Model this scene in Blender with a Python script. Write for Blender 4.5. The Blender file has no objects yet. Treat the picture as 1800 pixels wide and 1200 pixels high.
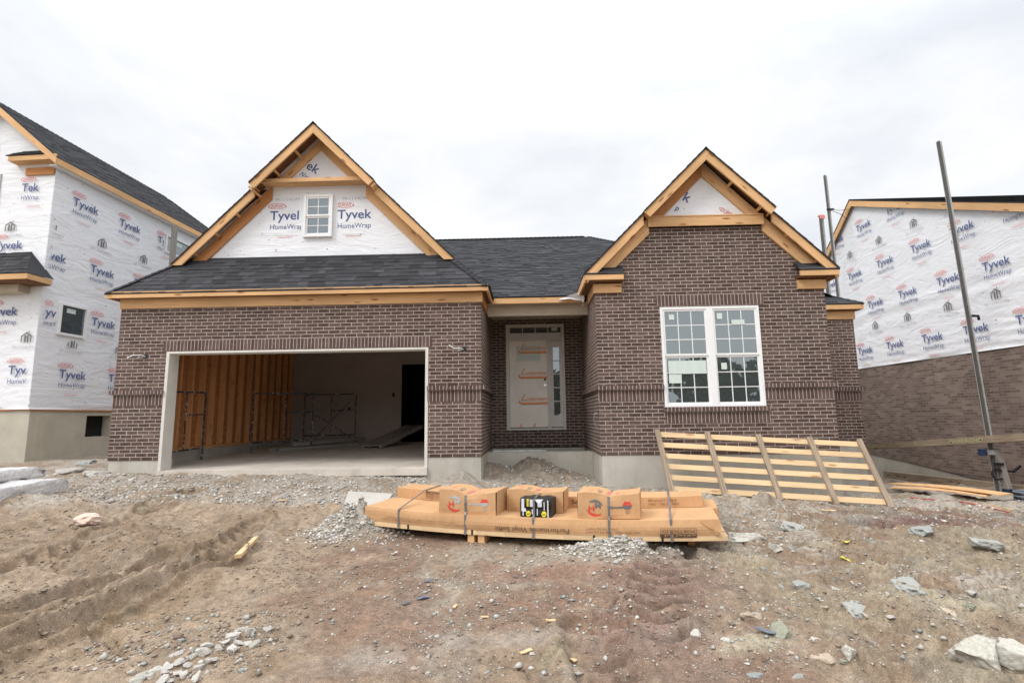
import bpy, math, random
import numpy as np
from mathutils import Vector, Matrix
random.seed(7); np.random.seed(7)
C = bpy.context.scene.collection
PI = math.pi

# ------------------------------------------------------------ camera
SC = bpy.context.scene
R_ = Vector((0.99946, 0.03204, -0.01357)); U_ = Vector((0.01767, -0.14106, 0.98984)); F_ = Vector((-0.02962, 0.98948, 0.14148))
R_ = (F_.normalized().cross(U_)).normalized(); U_ = R_.cross(F_).normalized(); F_.normalize()
FPX = 921.84
cam = bpy.data.cameras.new('camera'); cam.lens = FPX / 1800 * 36; cam.sensor_width = 36; cam.sensor_fit = 'HORIZONTAL'
cam.clip_start = .05; cam.clip_end = 2000
co = bpy.data.objects.new('camera', cam); C.objects.link(co); SC.camera = co
M = Matrix((R_, U_, -F_)).transposed().to_4x4(); co.matrix_world = M
# ------------------------------------------------------------ sky and sun (overcast)
W = bpy.data.worlds.new('World'); SC.world = W; W.use_nodes = True
SUN_EL, SUN_AZ = 42, 232       # azimuth measured clockwise from +Y
def world():
    nt = W.node_tree; N = nt.nodes; L = nt.links; N.clear()
    out = N.new('ShaderNodeOutputWorld'); bg = N.new('ShaderNodeBackground'); L.new(bg.outputs[0], out.inputs[0])
    sky = N.new('ShaderNodeTexSky'); sky.sky_type = 'NISHITA'; sky.sun_disc = False
    sky.sun_elevation = math.radians(SUN_EL); sky.sun_rotation = math.radians(SUN_AZ)
    sc = N.new('ShaderNodeVectorMath'); sc.operation = 'SCALE'; sc.inputs[3].default_value = .1; L.new(sky.outputs[0], sc.inputs[0])
    tc = N.new('ShaderNodeTexCoord'); sep = N.new('ShaderNodeSeparateXYZ'); L.new(tc.outputs['Generated'], sep.inputs[0])
    cr = N.new('ShaderNodeValToRGB'); e = cr.color_ramp.elements
    # cloud deck: a little darker at the horizon, brightest overhead (values / 3)
    e[0].position = .0; e[0].color = (.12, .12, .12, 1); e[1].position = 1; e[1].color = (.98, .98, .98, 1)
    for p, v in ((.49, .15), (.5, .312), (.6, .314), (.75, .33), (.86, .50)):
        q = e.new(p); q.color = (v, v, v, 1)
    mr = N.new('ShaderNodeMapRange'); mr.inputs[1].default_value = -1; mr.inputs[2].default_value = 1; L.new(sep.outputs[2], mr.inputs[0]); L.new(mr.outputs[0], cr.inputs[0])
    # the brighter side of the deck, where the sun stands behind the cloud
    br = N.new('ShaderNodeMapRange'); br.inputs[1].default_value = .1; br.inputs[2].default_value = -1; br.inputs[3].default_value = 1; br.inputs[4].default_value = 1.35
    L.new(sep.outputs[1], br.inputs[0])
    mp = N.new('ShaderNodeMapping'); mp.inputs['Scale'].default_value = (1, 1, 2.6); L.new(tc.outputs['Generated'], mp.inputs[0])
    nz = N.new('ShaderNodeTexNoise'); nz.inputs['Scale'].default_value = 2.1; nz.inputs['Detail'].default_value = 7; nz.inputs['Roughness'].default_value = .55
    nz.inputs['Distortion'].default_value = .35; L.new(mp.outputs[0], nz.inputs[0])
    c2 = N.new('ShaderNodeValToRGB'); e = c2.color_ramp.elements
    e[0].position = .36; e[0].color = (.83, .865, .92, 1); e[1].position = .58; e[1].color = (1.03, 1.03, 1.03, 1)
    L.new(nz.outputs[0], c2.inputs[0])
    m1 = N.new('ShaderNodeVectorMath'); m1.operation = 'MULTIPLY'; L.new(cr.outputs[0], m1.inputs[0]); L.new(c2.outputs[0], m1.inputs[1])
    m2 = N.new('ShaderNodeVectorMath'); m2.operation = 'SCALE'; L.new(m1.outputs[0], m2.inputs[0]); L.new(br.outputs[0], m2.inputs[3])
    m3 = N.new('ShaderNodeVectorMath'); m3.operation = 'SCALE'; L.new(m2.outputs[0], m3.inputs[0]); m3.inputs[3].default_value = 3.0
    mix = N.new('ShaderNodeMix'); mix.data_type = 'RGBA'; mix.inputs[0].default_value = .93
    L.new(sc.outputs[0], mix.inputs[6]); L.new(m3.outputs[0], mix.inputs[7]); L.new(mix.outputs[2], bg.inputs[0]); bg.inputs[1].default_value = 1
world()
sun = bpy.data.lights.new('sun', 'SUN'); sun.energy = 1.5; sun.angle = math.radians(20); sun.color = (1, .97, .93)
so = bpy.data.objects.new('sun', sun); C.objects.link(so)
_a, _e = math.radians(SUN_AZ), math.radians(SUN_EL)
so.rotation_euler = Vector((-math.sin(_a) * math.cos(_e), -math.cos(_a) * math.cos(_e), -math.sin(_e))).to_track_quat('-Z', 'Y').to_euler()
SC.view_settings.view_transform = 'Standard'; SC.view_settings.look = 'None'; SC.view_settings.gamma = 1; SC.view_settings.exposure = 0.12
SC.render.engine = 'CYCLES'; SC.cycles.max_bounces = 6

# ------------------------------------------------------------ pixel of the photo -> point of the place
def ray(x, y): return R_ * (x - 900) - U_ * (y - 600) + F_ * FPX
def at(x, y, ax, v):
    d = ray(x, y); i = 'XYZ'.index(ax); return d * (v / d[i])

# ------------------------------------------------------------ ground height
GP = np.array([(-7.3, 9.65, -.97), (-4.5, 9.65, -1.0), (-2, 9.65, -1.04), (-.85, 9.65, -1.15), (1.3, 9.65, -1.3), (0.2, 10.6, -1.19), (5.5, 9.65, -1.47), (3.4, 9.65, -1.4),
 (9.7, 11.6, -1.68), (10.7, 16, -2.0), (10.7, 11, -1.72), (7.5, 12, -1.62), (-10.9, 13.4, -.85), (-10.9, 11, -.82), (-10.9, 17, -.95), (0, 5.9, -1.40), (-2, 6.3, -1.39), (2, 5.6, -1.40), (-4.4, 7.6, -1.16), (-6, 8.6, -1.05),
 (-9, 9.6, -.95), (-7.2, 8, -1.1), (-7, 6.4, -1.22), (0, 3.3, -1.6), (-3.2, 3.3, -1.55), (3, 3.4, -1.62), (-5.5, 5.5, -1.38), (5, 5.5, -1.52), (12, 8, -1.62), (-12, 6, -1.1), (0, 0, -1.66), (-6, 0, -1.6), (6, 0, -1.7),
 (13, 18, -2.1), (-14, 18, -1.0), (0, 18, -1.3), (14, 0, -1.8), (-14, 0, -1.4), (5.7, 8.6, -1.5), (2.5, 8.6, -1.33)])
def _tps(r): return np.where(r > 1e-9, r * r * np.log(np.maximum(r, 1e-9)), 0)
_n = len(GP); _A = np.zeros((_n + 3, _n + 3)); _d = np.hypot(GP[:, None, 0] - GP[None, :, 0], GP[:, None, 1] - GP[None, :, 1])
_A[:_n, :_n] = _tps(_d) + np.eye(_n) * .02; _A[:_n, _n] = 1; _A[:_n, _n + 1:] = GP[:, :2]; _A[_n:, :_n] = _A[:_n, _n:].T
_w = np.linalg.solve(_A, np.r_[GP[:, 2], 0, 0, 0])
def h0(x, y):
    x = np.clip(np.asarray(x, float), -14, 14); y = np.clip(np.asarray(y, float), 0, 18)
    z = _w[_n] + _w[_n + 1] * x + _w[_n + 2] * y
    for i in range(_n): z = z + _w[i] * _tps(np.hypot(x - GP[i, 0], y - GP[i, 1]))
    return z
_lat = np.random.RandomState(3).rand(256, 256)
def vnoise(x, y):
    xi = np.floor(x).astype(int); yi = np.floor(y).astype(int); fx = x - xi; fy = y - yi
    fx = fx * fx * (3 - 2 * fx); fy = fy * fy * (3 - 2 * fy)
    a = _lat[xi % 256, yi % 256]; b = _lat[(xi + 1) % 256, yi % 256]; c = _lat[xi % 256, (yi + 1) % 256]; d = _lat[(xi + 1) % 256, (yi + 1) % 256]
    return (a * (1 - fx) + b * fx) * (1 - fy) + (c * (1 - fx) + d * fx) * fy
def fbm(x, y, f, o=4, g=.5):
    t = 0; a = 1; s = 0
    for k in range(o):
        t = t + a * (vnoise(x * f + 17.3 * k + 40, y * f + 9.1 * k + 70) - .5); s += a; a *= g; f *= 2.03
    return t / s
def Gb(px, py):
    z = -1.3
    for _ in range(12):
        p = at(px, py, 'Z', z); z = .4 * z + .6 * float(h0(p.x, p.y))
    return at(px, py, 'Z', z)
def seg(x, y, P):
    """distance to, signed side of, and length along a polyline"""
    best = np.full(x.shape, 1e9); al = np.zeros(x.shape); sd = np.zeros(x.shape); acc = 0
    for (a, b) in zip(P[:-1], P[1:]):
        dx, dy = b[0] - a[0], b[1] - a[1]; L = math.hypot(dx, dy); ux, uy = dx / L, dy / L
        t = np.clip((x - a[0]) * ux + (y - a[1]) * uy, 0, L); qx = x - a[0] - t * ux; qy = y - a[1] - t * uy; d = np.hypot(qx, qy)
        m = d < best; best = np.where(m, d, best); al = np.where(m, acc + t, al); sd = np.where(m, np.sign(ux * qy - uy * qx), sd); acc += L
    return best, sd, al
def pl(*pts): return [tuple(Gb(*p)[:2]) for p in pts]
RUT_A = pl((-150, 1195), (0, 1147), (122, 1100), (240, 1052), (330, 1008), (395, 975))
RUT_B = pl((-150, 1130), (0, 1092), (110, 1055), (217, 1012), (300, 975))
TREAD = pl((330, 990), (380, 965), (437, 930), (455, 915))
TRD2 = pl((1150, 1105), (1155, 1060), (1165, 1010), (1180, 975))
TRD4 = pl((1110, 1260), (1060, 1170), (1040, 1110))
TRD3 = pl((-60, 1010), (60, 985), (160, 955), (260, 900), (330, 865))
CRK = [pl((1430, 1105), (1448, 1130), (1480, 1150), (1530, 1190)), pl((1075, 1010), (1090, 1050), (1070, 1080), (1100, 1110)), pl((0, 1085), (100, 1108), (140, 1090), (200, 1130), (215, 1170))]
def gauss(x, y, cx, cy, sx, sy): return np.exp(-((x - cx) / sx) ** 2 - ((y - cy) / sy) ** 2)
def smooth(a, b, v):
    t = np.clip((v - a) / (b - a), 0, 1); return t * t * (3 - 2 * t)
HEAP = Gb(606, 950); HEAP2 = Gb(1095, 985)
def ridged(x, y, f, o=4, g=.55):
    t = 0; a = 1; w = 0
    for k in range(o): t = t + a * (1 - np.abs(2 * vnoise(x * f + 31.7 * k + 11, y * f + 5.3 * k + 50) - 1)) ** 1.6; w += a; a *= g; f *= 2.07
    return t / w - .45
def masks(x, y):
    near = 1 - smooth(14, 26, np.hypot(x, y - 6)); e = fbm(x, y, 1.4, 4, .6)
    sand = (1 - smooth(-.35, .35, x + .30 * (y - 5) + 1.95 + e * 2.2)) * (1 - smooth(7.5, 7.9, y + e * 1.0))
    strip = smooth(-.25, .25, y - 7.75 - .10 * np.minimum(x, 0) + e * 1.4 - .5 * smooth(2, 4, x)); rock = smooth(.9, 2.2, x + .25 * (y - 5)) * near
    return near, sand, strip, rock
def strata(x, y):
    q, p = x * .93 - y * .37, x * .37 + y * .93; wq = fbm(x, y, 1.1, 3) * .5
    s = fbm(q * .55, (p + wq) * 1.9, 1.5, 5, .58); k = 15; f = s * k - np.floor(s * k); return s, (np.floor(s * k) + smooth(.38, .58, f)) / k, f
def cracks(x, y, f, w):
    n = fbm(x, y, f, 4, .6); return 1 - smooth(0, w, np.abs(n))
def ground_z(x, y):
    x = np.asarray(x, float); y = np.asarray(y, float); z = h0(x, y); near, sand, strip, rock = masks(x, y)
    pad = 1 - np.maximum(gauss(x, y, 0.1, 6.3, 2.6, .75), 0) * .8
    z = z + near * pad * (fbm(x, y, .8, 3) * .14 + fbm(x, y, 2.6, 3, .5) * .05 + fbm(x, y, 16, 3, .6) * .020)
    calm = 1 - .8 * np.exp(-(np.minimum(seg(x, y, RUT_A)[0], seg(x, y, RUT_B)[0]) / .33) ** 4)
    z = z + near * sand * calm * (ridged(x * .8 + y * .3, y, 1.3, 4) * .13 + ridged(x, y, 5.5, 3, .6) * .042 + fbm(x, y, 22, 2) * .016)
    mid = (1 - sand) * (1 - strip) * near; z = z + mid * pad * (ridged(x, y, 3.2, 5, .65) * .050 - .045 * cracks(x, y, 1.1, .010) * smooth(0, .08, fbm(x + 9, y, .8, 2)))
    s, st, f = strata(x, y); z = z + rock * pad * ((1 - .4 * strip) * st * .50 + fbm(x, y, 8, 3, .6) * .026)
    z = z + strip * near * (ridged(x * .7, y * 1.4, 4.2, 4, .62) * .075 + fbm(x, y, 20, 2) * .03 - .01)
    for P, wd, dp in ((RUT_A, .20, .13), (RUT_B, .19, .12)):
        d, sd, al = seg(x, y, P); fl = 1 - smooth(wd * .6, wd * 1.05, d); z = z * (1 - .75 * fl) + .75 * fl * (h0(x, y) + .03) - dp * fl + .08 * np.exp(-((d - wd * 1.12) / .030) ** 2) * (.7 + .5 * vnoise(al * 13, sd * 3 + 5)) + .008 * np.sin(al * 52) * (d < wd * .6)
    for P, wd, dp, fr, am in ((TREAD, .18, .05, 36, .065), (TRD2, .25, .02, 27, .10), (TRD3, .2, .03, 30, .05), (TRD4, .22, .02, 30, .05)):
        d, sd, al = seg(x, y, P); m = 1 - smooth(wd * .85, wd * 1.1, d); g = np.clip(1.5 * np.sin(al * fr - d * 16 + fbm(x, y, 5, 2) * 1.6), -.3, 1)
        z = z - dp * m - m * am * g + .03 * np.exp(-((d - wd * 1.2) / .05) ** 2)
    for P in CRK:
        d, sd, al = seg(x, y, P); d = np.abs(d + .10 * (vnoise(al * 5, al * 0 + 3) - .5)); z = z - .06 * (1 - smooth(.006, .03, d))
    z = z + .36 * gauss(x, y, HEAP.x + .05, HEAP.y + .26, .36, .24) * (1 + 1.2 * fbm(x, y, 9, 4, .65)) + .12 * gauss(x, y, HEAP2.x, HEAP2.y + .2, .42, .16) * (1 + .9 * fbm(x, y, 9, 3, .6))
    # dirt banked up against the porch wall and small heaps along the foundation
    z = z + (.30 * gauss(x, y, .06, 10.95, .42, .6) + .10 * gauss(x, y, .75, 10.9, .5, .4) + .16 * gauss(x, y, -.75, 10.6, .35, .5)) * (1 + .8 * fbm(x, y, 5, 4, .6)) + .16 * gauss(x, y, -1.2, 9.35, .28, .22) * (1 + 1.2 * fbm(x, y, 8, 3, .6))
    z = z + .09 * gauss(x, y, -7.35, 9.3, .6, .3) + .16 * gauss(x, y, 3.6, 8.55, .22, .14) * (1 + 1.2 * fbm(x, y, 8, 3, .6)) - .10 * gauss(x, y, 5.0, 8.6, .9, .2) - .06 * gauss(x, y, 3.0, 8.5, .5, .14)
    z = z + .14 * gauss(x, y, -6.6, 7.3, .7, .4) + .10 * gauss(x, y, -4.9, 6.2, .5, .3) - .13 * gauss(x, y, -4.2, 5.35, .36, .22) + .10 * gauss(x, y, -3.0, 4.9, .6, .4)
    # under the house the sheet drops below the slab
    ins = smooth(-7.95, -7.7, x) * (1 - smooth(5.4, 5.6, x)) * smooth(9.66, 9.9, y) * (1 - ((x > -.95) & (x < 1.4) & (y < 11.5)))
    z = z - .35 * ins
    return z
def G(px, py):
    z = -1.3
    for _ in range(14):
        p = at(px, py, 'Z', z); z = .5 * z + .5 * float(ground_z(p.x, p.y))
    return at(px, py, 'Z', z)

# ------------------------------------------------------------ materials
def new_mat(name):
    m = bpy.data.materials.new(name); m.use_nodes = True; nt = m.node_tree; b = nt.nodes['Principled BSDF']; return m, nt, nt.nodes, nt.links, b
def nn(N, t, **k):
    n = N.new(t)
    for a, v in k.items():
        if a in ('operation', 'blend_type', 'data_type', 'feature', 'wave_type', 'bands_direction', 'noise_dimensions', 'attribute_name', 'layer_name', 'offset'): setattr(n, a, v)
        else: n.inputs[a.replace('_', ' ')].default_value = v
    return n
def mixc(N, L, fac, a, b, blend='MIX'):
    m = N.new('ShaderNodeMix'); m.data_type = 'RGBA'; m.blend_type = blend; m.clamp_factor = True
    for sock, v in ((m.inputs[0], fac), (m.inputs[6], a), (m.inputs[7], b)):
        if hasattr(v, 'is_linked') or hasattr(v, 'links'): L.new(v, sock)
        elif isinstance(v, (int, float)): sock.default_value = v
        else: sock.default_value = (*v, 1) if len(v) == 3 else v
    return m.outputs[2]
def ramp(N, L, src, p0, c0, p1, c1):
    r = N.new('ShaderNodeValToRGB'); e = r.color_ramp.elements; e[0].position = p0; e[1].position = p1
    e[0].color = (c0,) * 3 + (1,) if isinstance(c0, (int, float)) else (*c0, 1); e[1].color = (c1,) * 3 + (1,) if isinstance(c1, (int, float)) else (*c1, 1)
    L.new(src, r.inputs[0]); return r.outputs[0]
def bump(N, L, b, src, strength=.4, dist=.01, prev=None):
    bp = N.new('ShaderNodeBump'); bp.inputs['Strength'].default_value = strength; bp.inputs['Distance'].default_value = dist; L.new(src, bp.inputs['Height'])
    if prev is not None: L.new(prev, bp.inputs['Normal'])
    L.new(bp.outputs[0], b.inputs['Normal']); return bp.outputs[0]
def noise(N, L, scale, detail=4, vec=None, rough=.5, dist=0):
    n = N.new('ShaderNodeTexNoise'); n.inputs['Scale'].default_value = scale; n.inputs['Detail'].default_value = detail; n.inputs['Roughness'].default_value = rough; n.inputs['Distortion'].default_value = dist
    if vec is not None: L.new(vec, n.inputs[0])
    return n.outputs[0]
def uvnode(N): return N.new('ShaderNodeUVMap').outputs[0]
def objco(N): return N.new('ShaderNodeTexCoord').outputs['Object']
def mapped(N, L, vec, scale=(1, 1, 1), loc=(0, 0, 0)):
    m = N.new('ShaderNodeMapping'); m.inputs['Scale'].default_value = scale; m.inputs['Location'].default_value = loc; L.new(vec, m.inputs[0]); return m.outputs[0]

def brick_mat(name, c1, c2, mort, soldier=False, bw=.2135, rh=.0677, ms=.0066, smear=.4):
    m, nt, N, L, b = new_mat(name); uv = uvnode(N)
    wob = N.new('ShaderNodeVectorMath'); wob.operation = 'SCALE'; nv = N.new('ShaderNodeTexNoise'); nv.inputs['Scale'].default_value = 9; L.new(uv, nv.inputs[0])
    L.new(nv.outputs['Color'], wob.inputs[0]); wob.inputs[3].default_value = .010
    ad = N.new('ShaderNodeVectorMath'); ad.operation = 'ADD'; L.new(uv, ad.inputs[0]); L.new(wob.outputs[0], ad.inputs[1])
    t = N.new('ShaderNodeTexBrick'); L.new(ad.outputs[0], t.inputs['Vector']); t.inputs['Scale'].default_value = 1; t.inputs['Mortar Size'].default_value = ms
    t.inputs['Mortar Smooth'].default_value = .15; t.inputs['Brick Width'].default_value = bw; t.inputs['Row Height'].default_value = rh; t.inputs['Bias'].default_value = -.1
    t.inputs['Color1'].default_value = (0, 0, 0, 1); t.inputs['Color2'].default_value = (1, 1, 1, 1); t.inputs['Mortar'].default_value = (.5, .5, .5, 1)
    if soldier: t.offset = 0
    col = mixc(N, L, t.outputs['Color'], c1, c2)
    # large tonal drift, small sand texture, pale mortar smears
    big = ramp(N, L, noise(N, L, .9, 3, uv), .35, .82, .7, 1.15); col = mixc(N, L, 1, col, big, 'MULTIPLY')
    fine = ramp(N, L, noise(N, L, 70, 4, uv, .65), .3, .72, .75, 1.28); col = mixc(N, L, 1, col, fine, 'MULTIPLY')
    sm = ramp(N, L, noise(N, L, 7, 6, uv, .72), .56, 0, .74, smear); col = mixc(N, L, sm, col, tuple(v * .8 for v in mort))
    mn = ramp(N, L, noise(N, L, 5, 4, uv, .6), .3, .68, .7, 1.1); mc = mixc(N, L, 1, mort, mn, 'MULTIPLY')
    col = mixc(N, L, t.outputs['Fac'], col, mc)
    L.new(col, b.inputs['Base Color']); b.inputs['Roughness'].default_value = .9; b.inputs['Specular IOR Level'].default_value = .25
    inv = N.new('ShaderNodeMath'); inv.operation = 'SUBTRACT'; inv.inputs[0].default_value = 1; L.new(t.outputs['Fac'], inv.inputs[1])
    b1 = bump(N, L, b, inv.outputs[0], .8, .006); bump(N, L, b, noise(N, L, 60, 4, uv, .7), .5, .003, b1)
    return m
BR1, BR2, MO = (.084, .052, .043), (.158, .104, .086), (.47, .405, .36)
M_brick = brick_mat('brown brick', BR1, BR2, MO)
M_sold = brick_mat('brown brick on end', (.095, .057, .051), (.155, .10, .09), MO, soldier=True)
M_brick2 = brick_mat('tan brown brick', (.135, .098, .082), (.25, .19, .16), (.30, .255, .22), ms=.0045, smear=.2)

def plain(name, c, rough=.8, var=.15, scale=6, bmp=.2, bd=.004, spec=.3, metal=0, detail=5):
    m, nt, N, L, b = new_mat(name); o = objco(N)
    r = ramp(N, L, noise(N, L, scale, detail, o, .6), .3, 1 - var, .7, 1 + var); col = mixc(N, L, 1, c, r, 'MULTIPLY'); L.new(col, b.inputs['Base Color'])
    b.inputs['Roughness'].default_value = rough; b.inputs['Specular IOR Level'].default_value = spec; b.inputs['Metallic'].default_value = metal
    if bmp: bump(N, L, b, noise(N, L, scale * 5, 5, o, .6), bmp, bd)
    return m
def wood_mat(name, c, dark, knot=.5, rough=.75, var=.25):
    m, nt, N, L, b = new_mat(name); uv = uvnode(N)
    g = noise(N, L, 1, 6, mapped(N, L, uv, (2.2, 70, 1)), .62, .3); r = ramp(N, L, g, .3, 1 - var, .72, 1 + var * .45); col = mixc(N, L, 1, c, r, 'MULTIPLY')
    lg = ramp(N, L, noise(N, L, 1, 2, mapped(N, L, uv, (.7, 3, 1))), .35, .86, .65, 1.08); col = mixc(N, L, 1, col, lg, 'MULTIPLY')
    v = N.new('ShaderNodeTexVoronoi'); v.feature = 'F1'; L.new(mapped(N, L, uv, (2.0, 8.5, 1)), v.inputs[0]); v.inputs['Scale'].default_value = 1
    k = ramp(N, L, v.outputs['Distance'], .09, min(1, knot * 1.8), .20, 0); col = mixc(N, L, k, col, dark)
    st = ramp(N, L, noise(N, L, 2.3, 5, uv, .7), .62, 0, .78, .3); col = mixc(N, L, st, col, dark)
    L.new(col, b.inputs['Base Color']); b.inputs['Roughness'].default_value = rough; b.inputs['Specular IOR Level'].default_value = .25
    bump(N, L, b, g, .35, .002); return m
M_pine = wood_mat('fresh pine', (.74, .45, .225), (.27, .11, .04))
M_pineR = wood_mat('reddish pine', (.56, .255, .10), (.2, .07, .03))
M_pineP = wood_mat('pale pine', (.74, .53, .31), (.36, .17, .08), .45)
M_old = wood_mat('weathered lumber', (.40, .31, .225), (.09, .06, .045), .5, .9, .6)
M_grey = wood_mat('grey weathered timber', (.33, .31, .28), (.12, .11, .10), .3, .9, .3)
M_stud = wood_mat('orange wall studs', (.78, .40, .17), (.25, .10, .05), .3)
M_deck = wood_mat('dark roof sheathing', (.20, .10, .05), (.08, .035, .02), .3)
M_osb = plain('sheathing board', (.44, .18, .07), .85, .35, 14, .3)
M_conc = None
def concrete(name, c, stain, f=.5):
    m, nt, N, L, b = new_mat(name); o = objco(N)
    col = mixc(N, L, 1, c, ramp(N, L, noise(N, L, 1.3, 6, o, .6), .3, .8, .7, 1.12), 'MULTIPLY')
    st = ramp(N, L, noise(N, L, 1, 6, mapped(N, L, o, (3, 3, .55)), .65), .5, 0, .75, f); col = mixc(N, L, st, col, stain)
    sp = ramp(N, L, noise(N, L, 60, 3, o, .6), .6, 0, .75, .35); col = mixc(N, L, sp, col, tuple(v * .6 for v in c))
    L.new(col, b.inputs['Base Color']); b.inputs['Roughness'].default_value = .9; b.inputs['Specular IOR Level'].default_value = .25
    bump(N, L, b, noise(N, L, 22, 6, o, .65), .35, .006); return m
M_conc = concrete('foundation concrete', (.475, .445, .39), (.30, .27, .19))
M_concL = concrete('stained foundation concrete', (.50, .46, .38), (.37, .31, .19), .6)
M_slab = concrete('garage slab', (.62, .56, .49), (.36, .30, .25))
M_rockslab = concrete('broken concrete', (.50, .47, .43), (.38, .33, .27))
def wrap_mat(name, c=(.80, .81, .845)):
    m, nt, N, L, b = new_mat(name); uv = uvnode(N)
    dirt = ramp(N, L, noise(N, L, 1.7, 6, uv, .6), .5, 0, .8, .25); col = mixc(N, L, dirt, c, (.58, .57, .56))
    sp = ramp(N, L, noise(N, L, 13, 2, uv, .4), .725, 0, .74, .8); col = mixc(N, L, sp, col, (.25, .27, .38))
    L.new(col, b.inputs['Base Color']); b.inputs['Roughness'].default_value = .55; b.inputs['Specular IOR Level'].default_value = .3
    n1 = noise(N, L, 1, 5, mapped(N, L, uv, (1.1, 3.2, 1)), .55, 1.6); n2 = noise(N, L, 7, 4, uv, .6, 2.0)
    b1 = bump(N, L, b, n1, .55, .05); bump(N, L, b, n2, .35, .008, b1); return m
M_wrap = wrap_mat('house wrap')
def shingle_mat():
    m, nt, N, L, b = new_mat('charcoal shingles'); uv = uvnode(N)
    a = N.new('ShaderNodeAttribute'); a.attribute_name = 'tone'
    col = mixc(N, L, a.outputs['Fac'], (.022, .0225, .025), (.066, .0665, .073))
    fine = ramp(N, L, noise(N, L, 150, 3, uv, .8), .3, .55, .7, 1.6); col = mixc(N, L, 1, col, fine, 'MULTIPLY')
    big = ramp(N, L, noise(N, L, 1.1, 4, uv, .6), .3, .85, .7, 1.2); col = mixc(N, L, 1, col, big, 'MULTIPLY')
    L.new(col, b.inputs['Base Color']); b.inputs['Roughness'].default_value = .95; b.inputs['Specular IOR Level'].default_value = .2
    bump(N, L, b, noise(N, L, 160, 3, uv, .8), .6, .003); return m
M_shin = shingle_mat()
M_white = plain('white vinyl', (.82, .82, .82), .4, .03, 4, 0)
M_trim = plain('off white trim', (.66, .63, .58), .6, .06, 5, .1)
M_soffit = plain('unpainted soffit board', (.50, .43, .34), .85, .1, 5, .1)
M_door = plain('primed door', (.84, .79, .71), .5, .05, 3, 0)
M_film = plain('clear protective film', (.62, .56, .49), .22, .06, 3, .6, .012, .6)
M_black = plain('black rubber', (.02, .02, .02), .5, .2, 20, .1)
M_dark = plain('painted void shade', (.02, .019, .018), .9, .1, 3, 0)  # near black colour stands in for the shade inside gaps and openings
M_dry = plain('primed drywall', (.44, .37, .335), .9, .06, 1.5, .05)
M_steel = plain('galvanised steel', (.55, .56, .56), .45, .2, 12, .1, metal=.6)
M_metal = plain('brushed metal', (.65, .64, .62), .3, .05, 20, 0, metal=1)
M_blue = plain('dark blue paint', (.02, .035, .075), .55, .4, 15, .2)
M_silver = plain('silver wrap', (.62, .64, .68), .35, .1, 10, .3)
M_yellow = plain('yellow print', (.75, .62, .03), .5, .1, 10, 0)
M_strap = plain('grey plastic strap', (.16, .155, .165), .35, .1, 10, 0, spec=.5)
M_red = plain('red print', (.62, .07, .045), .6, .1, 30, 0)
M_redl = plain('pale red print', (.72, .25, .22), .6, .1, 30, 0)
M_navy = plain('navy print', (.085, .115, .26), .6, .1, 30, 0)
M_ink = plain('dark ink', (.10, .06, .045), .7, .1, 30, 0)
M_greyp = plain('grey print', (.16, .15, .145), .7, .1, 30, 0)
M_greyl = plain('light grey print', (.42, .42, .43), .7, .1, 30, 0)
M_orange = plain('orange print', (.80, .22, .05), .6, .1, 20, 0)
M_orl = plain('pale orange print', (.83, .40, .20), .6, .1, 20, 0)
M_paintY = plain('yellowish stencil paint', (.42, .40, .22), .8, .3, 40, 0)
M_stick = plain('pale sticker', (.60, .68, .64), .5, .05, 10, 0)
M_hoseR = plain('red hose', (.40, .06, .04), .5, .1, 10, 0)
M_hoseY = plain('yellow cord', (.62, .40, .08), .5, .1, 10, 0)
M_paper = plain('crumpled paper', (.66, .50, .42), .9, .12, 9, .2)
M_plast = plain('white plastic sheet', (.70, .70, .72), .35, .1, 6, .4, .02, .5)
M_bund = plain('film wrapped boards', (.80, .78, .78), .3, .12, 4, 1.0, .06, .5)
M_slate = plain('blue grey shard', (.15, .17, .21), .7, .2, 14, .2)
M_tape = plain('yellow tape', (.70, .62, .12), .5, .1, 10, 0)
def kraft():
    m, nt, N, L, b = new_mat('kraft cardboard'); o = objco(N); uv = uvnode(N)
    col = mixc(N, L, 1, (.55, .325, .165), ramp(N, L, noise(N, L, 2.2, 5, o, .6), .3, .88, .7, 1.08), 'MULTIPLY')
    fl = ramp(N, L, noise(N, L, 1, 3, mapped(N, L, o, (8, 90, 8)), .5), .4, .96, .6, 1.03); col = mixc(N, L, 1, col, fl, 'MULTIPLY')
    st = ramp(N, L, noise(N, L, 5, 5, o, .7), .62, 0, .8, .25); col = mixc(N, L, st, col, (.42, .24, .12))
    L.new(col, b.inputs['Base Color']); b.inputs['Roughness'].default_value = .72; b.inputs['Specular IOR Level'].default_value = .3
    b1 = bump(N, L, b, noise(N, L, 3.5, 4, o, .5, .8), .35, .02); bump(N, L, b, noise(N, L, 18, 4, o, .6), .2, .004, b1); return m
M_kraft = kraft()
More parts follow.
